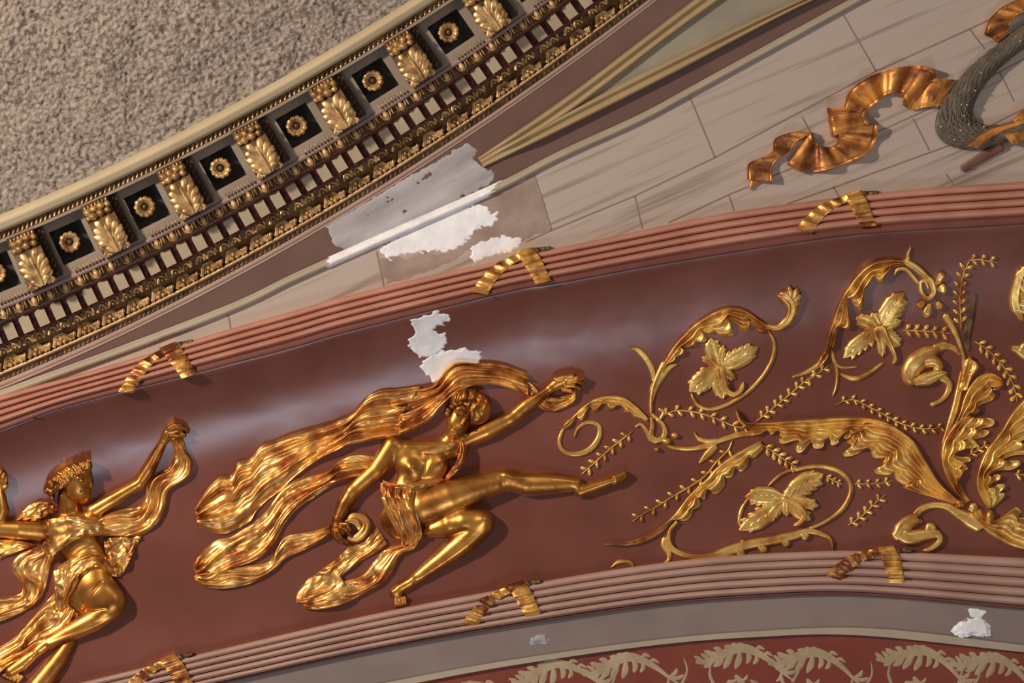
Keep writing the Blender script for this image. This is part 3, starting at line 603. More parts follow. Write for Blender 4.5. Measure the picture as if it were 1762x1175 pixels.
drape(mb, cB([(335, 385), (338, 430), (335, 480), (305, 520), (282, 558)]), cB([(372, 385), (374, 430), (368, 480), (335, 525), (295, 566)]), folds=2.5, amp=2.6, zv=[18, 24, 26, 22, 10], n=40, m=24, seed=23, lumps=.5)
drape(mb, cB([(180, 440), (230, 425), (290, 405), (335, 392)]), cB([(200, 452), (250, 445), (300, 430), (345, 410)]), folds=1.5, amp=1.2, zv=[26, 26, 24, 22], n=24, m=12, seed=24, lumps=.3)
mb.build('chest_cloth', M['gold'], f1)
mb = MB()
ton(mb, [(598, 926), (612, 926), (626, 915), (630, 902), (622, 890), (608, 887), (597, 892)], [4, 8, 8.5, 8, 7.5, 6, 3], [5, 7, 8, 8, 8, 7, 4], base=cove, z0=5, n=30, m=13, groove=.35, tip=.1)
ton(mb, [(594, 898), (606, 896), (615, 902), (617, 912)], [3, 6, 6, 3], [4, 5, 5, 3], base=cove, z0=6, n=16, m=9, groove=.4, tip=.2)
mb.build('cloth_ring', M['gold'], f1)
# ---- laurel-crowned dancer at the left edge
f2 = thing('person', 'gilded relief dancer at left edge, laurel-crowned head in profile, one arm raised', 'person', 80, 960, -45, 'gilded relief dancers')
mb = MB()
drape(mb, cC([(722, 135), (738, 180), (735, 225), (710, 265), (655, 300), (625, 335), (618, 385), (590, 425), (520, 435), (460, 455), (420, 480)]),
      cC([(775, 128), (795, 190), (822, 240), (800, 300), (735, 345), (712, 380), (700, 440), (660, 505), (600, 545), (520, 550), (430, 545)]), folds=3.4, amp=4, zv=[7, 8, 8, 8, 8, 8, 10, 14], n=110, m=34, seed=31)
drape(mb, cC([(600, 548), (560, 550), (500, 555), (440, 560)]), cC([(555, 650), (535, 690), (505, 722), (460, 715)]), folds=2.5, amp=3.5, z=9, n=30, m=30, seed=32)
mb.build('flowing_scarf', M['gold'], f2)
mb = MB()
drape(mb, cC([(150, 595), (90, 625), (55, 665), (60, 710), (95, 750), (90, 790), (40, 808), (-60, 820)]), cC([(225, 620), (210, 690), (195, 760), (180, 800), (140, 845), (80, 880), (0, 912), (-60, 930)]), folds=2.6, amp=4, z=8, n=60, m=30, seed=33)
drape(mb, cC([(-60, 560), (20, 565), (90, 568), (150, 585)]), cC([(-60, 700), (0, 650), (70, 618), (140, 600)]), folds=3, amp=3, z=6, n=30, m=26, seed=34)
drape(mb, cC([(70, 480), (110, 430), (150, 408), (200, 398)]), cC([(160, 485), (190, 470), (220, 450), (245, 435)]), folds=3, amp=3, z=8, n=24, m=24, seed=35)
mb.build('trailing_cloth', M['gold'], f2)
mb = MB()
drape(mb, cC([(240, 780), (180, 850), (110, 930), (50, 990), (-60, 1050)]), cC([(330, 880), (300, 960), (220, 1010), (130, 1060), (-60, 1160)]), folds=4, amp=4.5, z=8, n=70, m=44, seed=36)
mb.build('skirt_cloth', M['gold'], f2)
g_ = lambda L: [(x/2.4725, 700+y/2.4725, r/2.4725, z) for x, y, r, z in L]
H = HF(-60, 720, 330, 1185, 1.0)
H.cap(g_([(300, 1000, 30, 2), (240, 1090, 40, 3), (160, 1190, 45, 3)]), k=5, f=.7)
H.cap(g_([(180, 525, 48, 4), (290, 520, 66, 8), (400, 480, 44, 5)]), k=10, f=.62)
H.cap(g_([(300, 540, 90, 6), (360, 620, 78, 8), (390, 700, 85, 6), (370, 770, 80, 5)]), k=10, f=.6)
H.cap(g_([(290, 380, 42, 6), (290, 450, 46, 6)]), k=6, f=.6)
H.blur(1); H.add(374/2.4725, 700+515/2.4725, 15, 12, .1, 7); H.add(265/2.4725, 700+530/2.4725, 15, 13, .1, 5)
H.line(cC([(300, 640), (360, 600), (420, 590)]), 4, -2)
H.cap(g_([(395, 445, 34, 8), (480, 395, 32, 9), (590, 330, 25, 9)]), k=5, f=.85)
H.cap(g_([(590, 330, 26, 9), (632, 270, 28, 9), (695, 150, 15, 10)]), k=4, f=.85)
H.cap(g_([(170, 530, 45, 8), (80, 525, 40, 12), (-30, 520, 34, 10)]), k=5, f=.8)
H.cap(g_([(-20, 515, 34, 8), (10, 440, 28, 8), (0, 360, 18, 8)]), k=4, f=.8)
H.blur(2)
H.cap(g_([(-2, 360, 18, 8), (0, 325, 22, 8)]), k=3, f=.8)
for p in ([(-14, 320, 8, 12), (-16, 300, 8, 13), (-6, 280, 7, 10)], [(-2, 318, 8.5, 14), (-2, 296, 8, 15), (6, 275, 7, 12)], [(10, 320, 8, 14), (14, 300, 7.5, 15), (18, 285, 7, 11)], [(20, 325, 7, 12), (25, 310, 7, 12), (24, 296, 6, 9)], [(18, 345, 8, 12), (27, 335, 7, 12)]): H.cap(g_(p), k=1, f=.9)
H.cap(g_([(697, 148, 16, 10), (715, 118, 22, 10), (728, 105, 20, 10)]), k=3, f=.8)
for p in ([(718, 95, 9, 14), (745, 78, 8.5, 16), (770, 80, 8, 14), (795, 90, 7, 9)], [(725, 100, 9, 14), (755, 88, 8, 17), (782, 92, 8, 14), (800, 105, 6, 8)], [(730, 112, 8, 14), (755, 104, 7, 14), (775, 108, 6, 11)], [(722, 122, 9, 15), (755, 124, 8, 16), (785, 120, 7, 13)]): H.cap(g_(p), k=1, f=.9)
H.cap(g_([(400, 760, 84, 8), (430, 800, 84, 12), (465, 825, 68, 16)]), k=6, f=.7)
H.cap(g_([(330, 790, 60, 6), (360, 830, 50, 6)]), k=6, f=.6)
H.cap(g_([(475, 840, 56, 14), (400, 905, 48, 11), (290, 962, 38, 8), (190, 1012, 24, 7), (130, 1062, 20, 7)]), k=5, f=.85)
H.line(cC([(350, 868), (385, 800), (430, 745)]), 2, -4); H.line(cC([(345, 870), (400, 862), (450, 855)]), 2.4, -4); H.line(cC([(480, 900), (380, 945), (210, 1010)]), 3.5, 2)
H.cap(g_([(130, 1062, 24, 6), (90, 1095, 30, 5), (45, 1125, 24, 5)]), k=4, f=.85); H.add(150/2.4725, 700+1045/2.4725, 4, 4, 0, 2)
for i in range(5): H.cap(g_([(45+i*14-8, 1135+i*5-8, 8, 6), (14+i*15, 1146+i*6, 8.5-.6*i, 5)]), k=1.2, f=.9)
# head in profile to the right
H.ell(322/2.4725, 700+318/2.4725, 25, 27, -.1, 10, 19, k=3); H.ell(330/2.4725, 700+350/2.4725, 22, 22, .2, 14, 17, k=5)
hd = lambda X_, Y_: (60+X_/11.754, 790+Y_/11.75)
def hl(P): return [hd(*p) for p in P]
H.cap([(*hd(1010, 260), 11, 12), (*hd(1050, 420), 9.5, 14), (*hd(960, 700), 14, 14), (*hd(960, 780), 10, 13)], k=5, f=.8)
H.cap([(*hd(1100, 400), 3.4, 15), (*hd(1140, 530), 3.6, 17)], k=2.5, f=1); H.add(*hd(1110, 545), 3, 2.4, 0, 2)
H.line(hl([(880, 390), (970, 370), (1040, 390)]), 2, 2.5); H.ell(*hd(955, 435), 5, 2.8, .15, 25.5, 4, k=.8); H.line(hl([(890, 445), (960, 480), (1010, 450)]), 1.4, -2.2); H.line(hl([(900, 410), (960, 395), (1010, 420)]), 1.2, -2)
H.cap([(*hd(960, 625), 2, 22), (*hd(1080, 620), 2.4, 19)], k=1.2, f=1); H.cap([(*hd(970, 670), 2, 22), (*hd(1070, 680), 2.4, 18)], k=1.2, f=1); H.line(hl([(930, 650), (1010, 648), (1090, 652)]), 1, -2.4)
H.cap([(*hd(990, 770), 7, 14), (*hd(1030, 790), 6, 12)], k=3, f=.9); H.line(hl([(620, 640), (640, 740), (760, 830), (900, 850)]), 2.5, -2.5)
H.line(hl([(520, 720), (580, 900), (620, 1060)]), 3, 2.5)
H.build('body', M['goldb'], f2, 'smooth burnished gold body')
Hh = HF(66, 786, 170, 872, .8)
Hh.ell(118, 822, 44, 20, -.50, 12, 17, k=3); Hh.ell(96, 842, 16, 14, -.5, 8, 12, k=4)
ln = (Hh.x-111)*(-30)-(Hh.y-838)*(44); Hh.h = np.where((ln < 0) & (Hh.y > 0) & (((Hh.x-111)*30+(Hh.y-838)*44) > 0), -14, Hh.h)
Hh.h = Hh.h+np.where(Hh.h > 0, 2.2*np.sin((Hh.x*.6-Hh.y*.8)*.6+4*fbm(Hh.x/9, Hh.y/9, 4)), 0)
Hh.build('hair_cap', M['goldb'], f2)
Rn = random.Random(5); mb = MB()
for k in range(46):
    t = Rn.random(); a = Rn.uniform(-.3, 1)
    x, y = 300+Rn.random()*760, 0; u_ = (x-300)/760
    yc = 640-u_*470; y = yc+Rn.uniform(-110, 110*(1-u_)+10)
    d = Rn.uniform(-.9, .1)-.3; ln = Rn.uniform(70, 120)
    p = hl([(x, y), (x+ln*.5*math.cos(d)-6, y+ln*.5*math.sin(d)-10), (x+ln*math.cos(d), y+ln*math.sin(d))]); ton(mb, p, [1.6, 3.2, 1.6], 4, base=cove, z0=22+Rn.uniform(0, 8), n=7, m=7, groove=.4, tip=.2, tail=.2, floor=-2)
for q in [(230, 650, 5), (350, 780, 5), (330, 600, 6), (420, 480, 6), (570, 300, 4.5), (450, 370, 4)]: c_ = hd(q[0], q[1]); mb.ball(c_[0], c_[1], float(cove(c_[0], c_[1]))+8, q[2], q[2], 12, n=8)
for k in range(14):
    u_ = k/13; x, y = 520+u_*560, 440-u_*300+20*math.sin(k*2.); ton(mb, hl([(x, y), (x-50, y-40), (x-60-20*(k % 2), y-95)]), [1, 3.6, 2.6], 3.5, base=cove, z0=28, n=7, m=7, groove=.4, tip=.35, floor=-4)
mb.build('hair', M['goldb'], f2, 'curled hair under a laurel wreath')
mb = MB()
drape(mb, cC([(205, 478), (300, 468), (400, 478), (435, 500)]), cC([(215, 640), (260, 605), (330, 560), (430, 545)]), folds=1.4, amp=2, zv=[30, 38, 39, 26], n=40, m=40, seed=41, lumps=1.2)
mb.build('chest_cloth', M['gold'], f2)
mb = MB()
drape(mb, cC([(245, 680), (310, 640), (390, 625), (460, 650), (505, 665)]), cC([(270, 850), (300, 760), (350, 700), (410, 680), (490, 715)]), folds=3, amp=3.2, zv=[20, 34, 36, 32, 14], n=60, m=36, seed=42, lumps=.8)
drape(mb, cC([(225, 700), (232, 760), (235, 830), (250, 870)]), cC([(345, 660), (330, 740), (300, 810), (275, 860)]), folds=3, amp=3, zv=[30, 30, 22, 10], n=40, m=30, seed=43, lumps=.8)
drape(mb, cC([(200, 560), (175, 590), (185, 620)]), cC([(260, 560), (240, 620), (220, 660)]), folds=2.4, amp=3, zv=[26, 18, 10], n=24, m=20, seed=44, lumps=.8)
mb.build('hip_cloth', M['gold'], f2)
# ---------------------------------------------------------------- acanthus scrolls
CV = cove
def stem(mb, P, w, h=4, **k): ton(mb, P, w, h, base=CV, **{**dict(n=max(14, 6*len(P)), m=9, tip=.04, tail=.04), **k})
WS=1.45
def leafpart(parent, spine, lobes, name='acanthus_leaf', stalk=(3, 6, 5, 3), h=7., mt='golds', z0=2., base=CV, groove=.35, n=60, sub_=True, web=True):
    mb = MB(); sp = cr(spine, n); T_ = np.gradient(sp, axis=0); T_ /= np.hypot(*T_.T)[:, None]
    ton(mb, spine, list(stalk), [h*.8, h, h*.9, h*.6], base=base, n=n, m=9, groove=groove, z0=z0+1.5, tip=.12)
    if len(lobes) > 2 and web:
        ls = sorted(lobes); q = [tuple(sp[0])]
        for (t0, tx, ty, W) in ls: p = sp[int(t0*(n-1))]; q.append((p[0]+(tx-p[0])*.5, p[1]+(ty-p[1])*.5))
        te = min(1, ls[-1][0]+.1); q.append(tuple(sp[int(te*(n-1))])); B_ = cr(q, 70); A_ = cr([tuple(v) for v in sp[:int(te*(n-1))+1:3]]+[tuple(sp[int(te*(n-1))])], 70)
        u = np.linspace(0, 1, 15); g = A_[:, None]*(1-u)[None, :, None]+B_[:, None]*u[None, :, None]
        hh = z0+h*.55+h*.28*np.sin(u*3.4*2*np.pi+2)[None]*np.ones((70, 1))-h*.3*u[None]**3; mb.grid(np.concatenate([g, (hh+base(g[..., 0], g[..., 1]))[..., None]], -1), floor=lambda x, y: base(x, y)-3)
    for i, (t0, tx, ty, W) in enumerate(lobes):
        W = W*WS; dd = np.hypot(sp[:, 0]-tx, sp[:, 1]-ty); kn = int(dd.argmin()); ds = np.hypot(*np.diff(sp, axis=0).T).mean(); k = max(0, min(n-2, kn-int(1.75*dd[kn]/ds))); p0 = sp[k]; tip = np.array([tx, ty]); L = np.hypot(*(tip-p0)); p1 = p0+T_[k]*L*.42; p2 = p0+(tip-p0)*.72+T_[k]*L*.10
        ton(mb, [tuple(p0), tuple(p1), tuple(p2), tuple(tip)], [W*.3, W*.6, W*.95, W*1.1], [h*.6, h*.95, h*1.05, h*.95], base=base, n=20, m=9, groove=groove+.1, z0=z0+(i % 2)*1.0, tip=.24)
        if sub_ and W > 5:
            dv = (tip-p1)/(np.hypot(*(tip-p1))+1e-6); nn = np.array([-dv[1], dv[0]])
            for sg, f_, ww in ((1, .62, .62), (-1, .62, .62)):
                q = p1+(tip-p1)*.62+nn*sg*W*1.0+dv*W*.1
                ton(mb, [tuple(p0+(p1-p0)*.7), tuple(p1+(tip-p1)*.25+nn*sg*W*.5), tuple(q)], [W*.3, W*.55, W*.58], [h*.4, h*.8, h*.75], base=base, n=10, m=7, groove=groove+.1, z0=z0-.4, tip=.35)
    return mb.build(name, M[mt], parent)
def acan(parent, A, B, h=9., flutes=2.6, name='acanthus_leaf', z0=2., n=130, m=33, mt='golds'):
    a = cr(A, n); b = cr(B, n*3)[::3]; b = np.vstack([cr(B, n)]); v = np.linspace(0, 1, n)[:, None]; u = np.linspace(0, 1, m)[None]
    bs = np.stack([np.convolve(np.pad(b[:, k_], 14, 'edge'), np.hanning(29)/np.hanning(29).sum(), 'valid') for k_ in (0, 1)], 1); e_ = (u.T**1.8)[None]
    g = a[:, None]*(1-u.T)[None]+(bs[:, None]*(1-e_)+b[:, None]*e_)*u.T[None]; w = np.hypot(*(a-b).T); ws = np.convolve(np.pad(w, 12, 'edge'), np.ones(25)/25, 'valid'); lob = np.clip((w-ws)/(ws*.35+.5), -1, 1)[:, None]
    gr = np.clip(v/.15, .25, 1)
    hh = z0+h*(.5+.32*np.sin(2*np.pi*flutes*u**.85-1.2)*gr)+h*.42*np.exp(-(u/.1)**2)+h*.30*lob*u**1.5-h*.45*u**8-h*.25*np.exp(-((1-v)/.03)**2)+fbm(v*9, u*3, flutes)*1.6
    hh = hh-h*.35*np.exp(-(u/.022)**2); mb = MB(); mb.grid(np.concatenate([g, (np.maximum(hh, 1.5)+cove(g[..., 0], g[..., 1]))[..., None]], -1), floor=lambda x, y: cove(x, y)-3)
    return mb.build(name, M[mt], parent)
def petalpart(parent, c, tip, W, name='petal', teeth=4, h=6., side=0., mt='golds', z0=3.):
    mb = MB(); c = np.array(c, float); tip = np.array(tip, float); d = tip-c; L = np.hypot(*d); d /= L; nn = np.array([-d[1], d[0]])
    mid = c+d*L*.5+nn*side
    ton(mb, [tuple(c), tuple(mid), tuple(tip)], [W*.35, W*.78, W*.8, W*.35], [h*.6, h, h*.6], base=CV, n=16, m=9, groove=.55, z0=z0, tip=.25)
    for k in range(teeth):
        t = .22+.66*k/teeth
        for sg in (-1, 1):
            a = c+d*L*t*.75+nn*side*.8; b = c+d*L*(t+.16)+nn*sg*W*(1.0-.5*t)
            ton(mb, [tuple(a), tuple((a+b)/2+d*L*.05), tuple(b)], [1.5, W*.34, W*.36], [h*.5, h*.9, h*.8], base=CV, n=9, m=7, groove=.5, z0=z0-.4, tip=.5)
    return mb.build(name, M[mt], parent)
def sprig(P, label, n=7, s=7., both=True, w=1.5, mt='golds', x=None):
    sp = cr(P, 40); mid = sp[20]; e = thing('leafy_sprig', label, 'sprig', float(mid[0]), float(mid[1]), float(cove(mid[0], mid[1])), 'thin gilded sprigs between the scrolls')
    mb = MB(); stem(mb, P, [w, w*1.1, w*.6], 3, n=30, m=7); mb.build('twig', M[mt], e)
    T_ = np.gradient(sp, axis=0); T_ /= np.hypot(*T_.T)[:, None]
    for k in range(n):
        i = int(3+36*k/n)
        for sg in ((-1, 1) if both else (1,)):
            i2 = min(39, i+(1 if sg > 0 else 0)); p = sp[i2]; t = T_[i2]; nn = np.array([-t[1], t[0]])*sg
            a = p+nn*1.2; s_ = s*1.45; b = p+nn*s_*1.0+t*s_*.8; mb = MB(); ton(mb, [tuple(a), tuple((a+b)/2), tuple(b)], [1, s*.5, s*.5], [2, 5, 4], base=CV, n=7, m=7, groove=.2, z0=.6, tip=.45); mb.build('leaflet', M[mt], e)
    return e
# left curl with its hub
s1 = thing('acanthus_scroll', 'small gilded scroll curling left beside the raised hand of the leaping dancer', 'scroll ornament', 1110, 740, -35, 'gilded acanthus scrolls on the cove')
acan(s1, cE([(650, 1060), (560, 965), (480, 915), (400, 903), (300, 920), (210, 975), (130, 1055), (70, 1110), (20, 1118)]), cE([(640, 1080), (590, 1055), (550, 1048), (530, 1022), (490, 1018), (482, 992), (440, 968), (410, 998), (365, 998), (368, 968), (330, 962), (310, 1008), (268, 1014), (262, 975), (235, 1000), (215, 1058), (178, 1068), (165, 1040), (130, 1100), (90, 1124), (22, 1124)]), 7, 1.8)
mb = MB(); stem(mb, cB([(835, 375), (855, 335), (900, 312), (942, 330), (940, 380), (905, 425), (850, 448), (795, 438), (772, 400), (785, 350), (815, 300)]), [1.5, 3.5, 4.2, 5.5, 5, 4, 3, 2], 5, groove=.3)
mb.build('curl', M['golds'], s1)
mb = MB(); stem(mb, cG([(470, 150), (480, 210), (470, 265), (500, 300), (550, 290), (565, 240), (545, 190), (505, 160)]), [3, 4, 4.5, 5, 5, 5, 4, 3], 7, groove=.4)
stem(mb, cG([(365, 215), (400, 195), (440, 240), (470, 300), (520, 320)]), [2, 3, 4, 4, 3], 6, groove=.4); stem(mb, cG([(470, 120), (500, 150), (530, 160), (555, 110), (520, 90)]), [3, 4, 3, 3, 4], 5)
mb.build('hub', M['golds'], s1, 'looped knot')
for X_, Y_, r_ in ((575, 310, 8), (510, 365, 5), (630, 270, 7)):
    mb = MB(); c_ = cG([(X_, Y_)])[0]; mb.ball(c_[0], c_[1], float(cove(*c_))+1, r_, r_*.8, 9, n=10); mb.build('bud', M['golds'], s1)
# ring scroll in the middle with its flower
s2 = thing('acanthus_scroll', 'gilded scroll ringing a flower, its curled bud rising between dancer and tall scroll', 'scroll ornament', 1250, 640, -30, 'gilded acanthus scrolls on the cove')
mb = MB(); stem(mb, cE([(1450, 455), (1495, 540), (1490, 640), (1440, 745), (1350, 850), (1250, 925), (1150, 975), (1060, 995), (985, 970), (950, 920), (940, 885)]), [2.6, 4.2, 4.2, 3.6, 3.6, 3.4], 5, n=60); mb.build('ring_stem', M['golds'], s2)
mb = MB(); stem(mb, cE([(665, 1025), (668, 920), (690, 820), (740, 705), (760, 670)]), [2.6, 4, 4.5], 6); mb.build('stalk', M['golds'], s2)
acan(s2, cE([(725, 740), (800, 600), (900, 480), (1000, 395), (1100, 335), (1200, 310), (1300, 325), (1400, 395), (1460, 430)]), cE([(745, 735), (780, 690), (830, 665), (842, 636), (890, 622), (900, 592), (868, 578), (920, 577), (965, 568), (975, 540), (1020, 548), (1046, 522), (1030, 488), (1000, 462), (1060, 492), (1105, 470), (1130, 502), (1200, 508), (1226, 482), (1214, 430), (1180, 382), (1240, 432), (1275, 465), (1325, 466), (1338, 438), (1310, 395), (1360, 442), (1400, 482), (1440, 476), (1450, 450)]), 9, 2.8)
mb = MB(); stem(mb, cE([(1410, 425), (1480, 445), (1545, 435), (1600, 380), (1615, 300), (1575, 245), (1520, 225)]), [4, 6, 7.5, 9, 12, 13, 10], [5, 6, 8, 11, 13, 12, 9], n=40, m=15, groove=.25, tip=.12)
for X_, Y_ in ((1600, 165), (1655, 175), (1680, 220), (1675, 280), (1650, 330)):
    ton(mb, cE([(1600, 290), ((1600+X_)/2+8, (290+Y_)/2), (X_, Y_)]), [5, 6.5, 6], [5, 8, 7], base=CV, n=12, m=9, groove=.2, z0=4, tip=.4)
mb.build('curled_bud', M['golds'], s2)
mb = MB(); stem(mb, cE([(520, 580), (580, 598), (640, 660), (675, 740), (680, 810)]), [1.5, 6, 6, 5, 2], 4.5, groove=.3); stem(mb, cE([(670, 950), (685, 860), (730, 780), (790, 715), (850, 690)]), [2, 7, 8, 6, 1.5], 4.5, groove=.3)
mb.build('blade_leaf', M['golds'], s2)
def flower(parent, c, pet, pist, label):
    root = MB(); root.ball(c[0], c[1], float(cove(*c))+3, 7, 7, 6, n=10); core = root.build('flower', M['golds'], parent, label)
    for (tx, ty, W, sd) in pet:
        o = petalpart(parent, c, (tx, ty), W, side=sd); o.parent = core
    mb = MB(); ton(mb, pist, [3, 5, 5, 3], [5, 9, 8, 3], base=CV, z0=6, n=26, m=9, groove=.55, tip=.1); o = mb.build('pistil', M['golds'], parent); o.parent = core
c_ = cE([(1125, 715)])[0]
flower(s2, c_, [(*cE([(1070, 515)])[0], 17, -3), (*cE([(1155, 560)])[0], 8, 0), (*cE([(1385, 575)])[0], 20, 2), (*cE([(925, 875)])[0], 22, 0), (*cE([(1150, 925)])[0], 18, 2), (*cE([(1235, 790)])[0], 11, 0), (*cE([(1010, 640)])[0], 9, 0)],
       cE([(1120, 780), (1105, 730), (1140, 715), (1155, 780), (1175, 860), (1220, 895), (1270, 870), (1290, 810)]), 'spread flower with dangling pistil')
# big acanthus cluster at the right
s3 = thing('acanthus_scroll', 'large gilded acanthus cluster spreading from lower right with tall upright leaves', 'scroll ornament', 1660, 860, -45, 'gilded acanthus scrolls on the cove')
acan(s3, cK([(1345, 935), (1240, 840), (1185, 760), (1150, 700), (1110, 630), (1050, 575), (970, 530), (880, 508), (820, 530)]), cK([(1300, 940), (1200, 906), (1120, 884), (1055, 864), (1042, 846), (1085, 826), (1050, 840), (1003, 812), (995, 780), (960, 790), (903, 782), (894, 760), (930, 738), (940, 712), (955, 696), (930, 704), (885, 698), (872, 660), (850, 655), (800, 684), (743, 696), (731, 676), (772, 640), (750, 622), (770, 596), (815, 545)]), 11, 4.2)
acan(s3, cK([(1100, 620), (1020, 555), (940, 513), (840, 493), (700, 491), (560, 500), (430, 511), (320, 521), (240, 521), (205, 500), (180, 450)]), cK([(1080, 660), (980, 590), (900, 566), (850, 560), (790, 580), (755, 604), (733, 596), (750, 570), (720, 590), (700, 628), (668, 634), (662, 600), (640, 610), (620, 650), (578, 650), (570, 618), (545, 640), (520, 670), (493, 674), (488, 644), (520, 615), (480, 612), (420, 630), (398, 612), (420, 575), (390, 560), (360, 584), (338, 560), (290, 584), (266, 572), (240, 545), (200, 520), (176, 462)]), 11, 3.2, z0=4)
acan(s3, cK([(1365, 935), (1290, 850), (1250, 770), (1237, 680), (1252, 610), (1290, 545), (1340, 495), (1400, 486)]), cK([(1392, 925), (1352, 870), (1330, 820), (1345, 780), (1372, 758), (1364, 736), (1338, 742), (1385, 716), (1386, 698), (1345, 696), (1306, 684), (1345, 655), (1405, 652), (1422, 628), (1400, 606), (1370, 606), (1430, 602), (1475, 582), (1482, 560), (1440, 552), (1500, 536), (1510, 506), (1470, 494), (1440, 508), (1410, 490)]), 11, 3.2)
acan(s3, cK([(1275, 580), (1330, 480), (1352, 400), (1385, 330), (1430, 280), (1490, 262), (1540, 283), (1558, 310)]), cK([(1310, 590), (1370, 500), (1395, 476), (1412, 478), (1432, 458), (1432, 430), (1462, 418), (1504, 402), (1514, 370), (1488, 350), (1530, 348), (1557, 322)]), 11, 3, z0=3)
mb = MB(); stem(mb, cK([(1248, 640), (1280, 540), (1312, 430), (1335, 320), (1352, 240)]), [5, 6, 6, 6, 5], 8, groove=.3); mb.build('leaf_stalk', M['golds'], s3)
acan(s3, cK([(1325, 360), (1350, 250), (1362, 200), (1390, 176)]), cK([(1372, 350), (1400, 280), (1430, 238), (1424, 212), (1398, 200)]), 9, 1.6, z0=5)
acan(s3, cK([(1480, 965), (1430, 880), (1422, 800), (1450, 700), (1500, 620), (1560, 540), (1610, 460), (1664, 400), (1760, 300)]), cK([(1500, 965), (1530, 935), (1560, 905), (1566, 884), (1535, 880), (1562, 862), (1566, 840), (1530, 838), (1490, 868), (1500, 830), (1540, 812), (1542, 788), (1500, 790), (1480, 800), (1520, 768), (1600, 762), (1642, 740), (1640, 716), (1590, 718), (1530, 735), (1600, 690), (1720, 680), (1740, 650), (1640, 640), (1560, 680), (1660, 610), (1760, 600), (1780, 560), (1680, 540), (1780, 480), (1790, 330)]), 11, 3.4)
acan(s3, cK([(1390, 985), (1440, 1050), (1500, 1105), (1600, 1160), (1760, 1200)]), cK([(1440, 960), (1470, 1000), (1510, 1020), (1560, 1000), (1620, 958), (1650, 978), (1640, 1008), (1680, 1010), (1700, 1040), (1760, 1040), (1790, 1100)]), 10, 3)
mb = MB(); stem(mb, cH([(1290, 1010), (1150, 930), (1050, 870), (950, 860), (870, 890), (830, 945), (880, 965)]), [12, 13, 9, 6, 6, 7, 4], [6, 7, 7, 7, 8, 7, 5], n=44, m=11, groove=.35); mb.build('curled_stem', M['golds'], s3)
leafpart(s3, cH([(850, 940), (780, 980), (740, 1040), (790, 1080), (880, 1060), (980, 1050), (1000, 1100), (940, 1150), (885, 1165)]), [(.1, *cH([(960, 985)])[0], 8), (.2, *cH([(700, 1095)])[0], 7), (.15, *cH([(740, 1000)])[0], 9)], name='curled_leaf', stalk=(9, 14, 13, 9, 5, 4), h=9, n=50, sub_=False)
for P_ in ([(1135, 870), (1130, 820)], [(1210, 900), (1240, 845)], [(1330, 990), (1345, 890)]):
    mb = MB(); ton(mb, cH([P_[0], ((P_[0][0]+P_[1][0])/2, (P_[0][1]+P_[1][1])/2), P_[1]]), [6, 8, 7], [6, 9, 8], base=CV, z0=5, n=10, tip=.35); mb.build('bud', M['golds'], s3)
mb = MB(); stem(mb, cF([(1165, 950), (1160, 850), (1130, 740), (1085, 640), (1030, 550)]), [4, 4, 4, 6, 7], 6, groove=.3); mb.build('upper_stem', M['golds'], s3)
mb = MB(); stem(mb, cF([(1190, 800), (1185, 700), (1210, 560), (1243, 410)]), [5, 7, 6, 1], 4, groove=.5); mb.build('blade_leaf', M['shadow_gold'], s3)
# curled flower hanging from the cluster
s6 = thing('curled_blossom', 'plump curled gilded blossom hanging from the stem near right edge', 'blossom', 1600, 640, -30)
mb = MB(); stem(mb, cF([(1140, 830), (1090, 780), (1020, 765), (960, 790)]), [3, 5, 8, 9], [5, 6, 8, 8], groove=.3); mb.build('stem', M['golds'], s6)
mb = MB(); ton(mb, cF([(1000, 780), (900, 830), (820, 900), (800, 980), (850, 1020)]), [7, 15, 18, 16, 10], [8, 14, 16, 12, 8], base=CV, n=24, m=15, groove=.1, tip=.2, tail=.2); ton(mb, cF([(830, 1010), (920, 985), (1000, 955), (1050, 945)]), [8, 12, 9, 5], [8, 11, 9, 6], base=CV, z0=4, n=18, m=11, groove=.3, tip=.25)
ton(mb, cF([(900, 880), (960, 870), (990, 900), (960, 940)]), [8, 10, 9, 6], [6, 9, 8, 6], base=CV, z0=8, n=14, tip=.3); mb.build('cup', M['golds'], s6)
mb = MB(); stem(mb, cF([(1000, 970), (1060, 1010), (1055, 1070), (1010, 1130), (935, 1165)]), [8, 6, 4.5, 4, 4], [8, 7, 5, 5, 4], groove=.3); mb.build('tail', M['golds'], s6)
# top scroll
s4 = thing('acanthus_scroll', 'gilded scroll arching highest on the cove, ringing a serrated flower, near right edge', 'scroll ornament', 1500, 520, -5, 'gilded acanthus scrolls on the cove')
mb = MB(); stem(mb, cF([(0, 975), (100, 942), (195, 880), (215, 830)]), [2, 4.5, 5], 5); mb.build('leaf_tip', M['golds'], s4)
acan(s4, cF([(165, 905), (230, 790), (260, 660), (310, 510), (370, 390), (450, 280), (550, 205), (650, 182), (770, 195)]), cF([(190, 912), (245, 850), (256, 790), (292, 762), (302, 690), (318, 610), (360, 652), (402, 644), (394, 560), (376, 470), (400, 440), (430, 512), (474, 522), (488, 460), (490, 400), (520, 360), (555, 292), (578, 338), (612, 334), (640, 290), (670, 240), (720, 228), (770, 215)]), 12, 2.8)
mb = MB(); stem(mb, cF([(750, 190), (820, 225), (890, 280), (945, 340), (960, 410), (915, 445), (875, 400), (870, 340), (900, 330), (925, 390)]), [5, 7, 7, 6, 6, 5, 5, 4, 3, 2], [7, 8, 9, 9, 9, 8, 7, 6, 5], n=70, m=11, groove=.4)
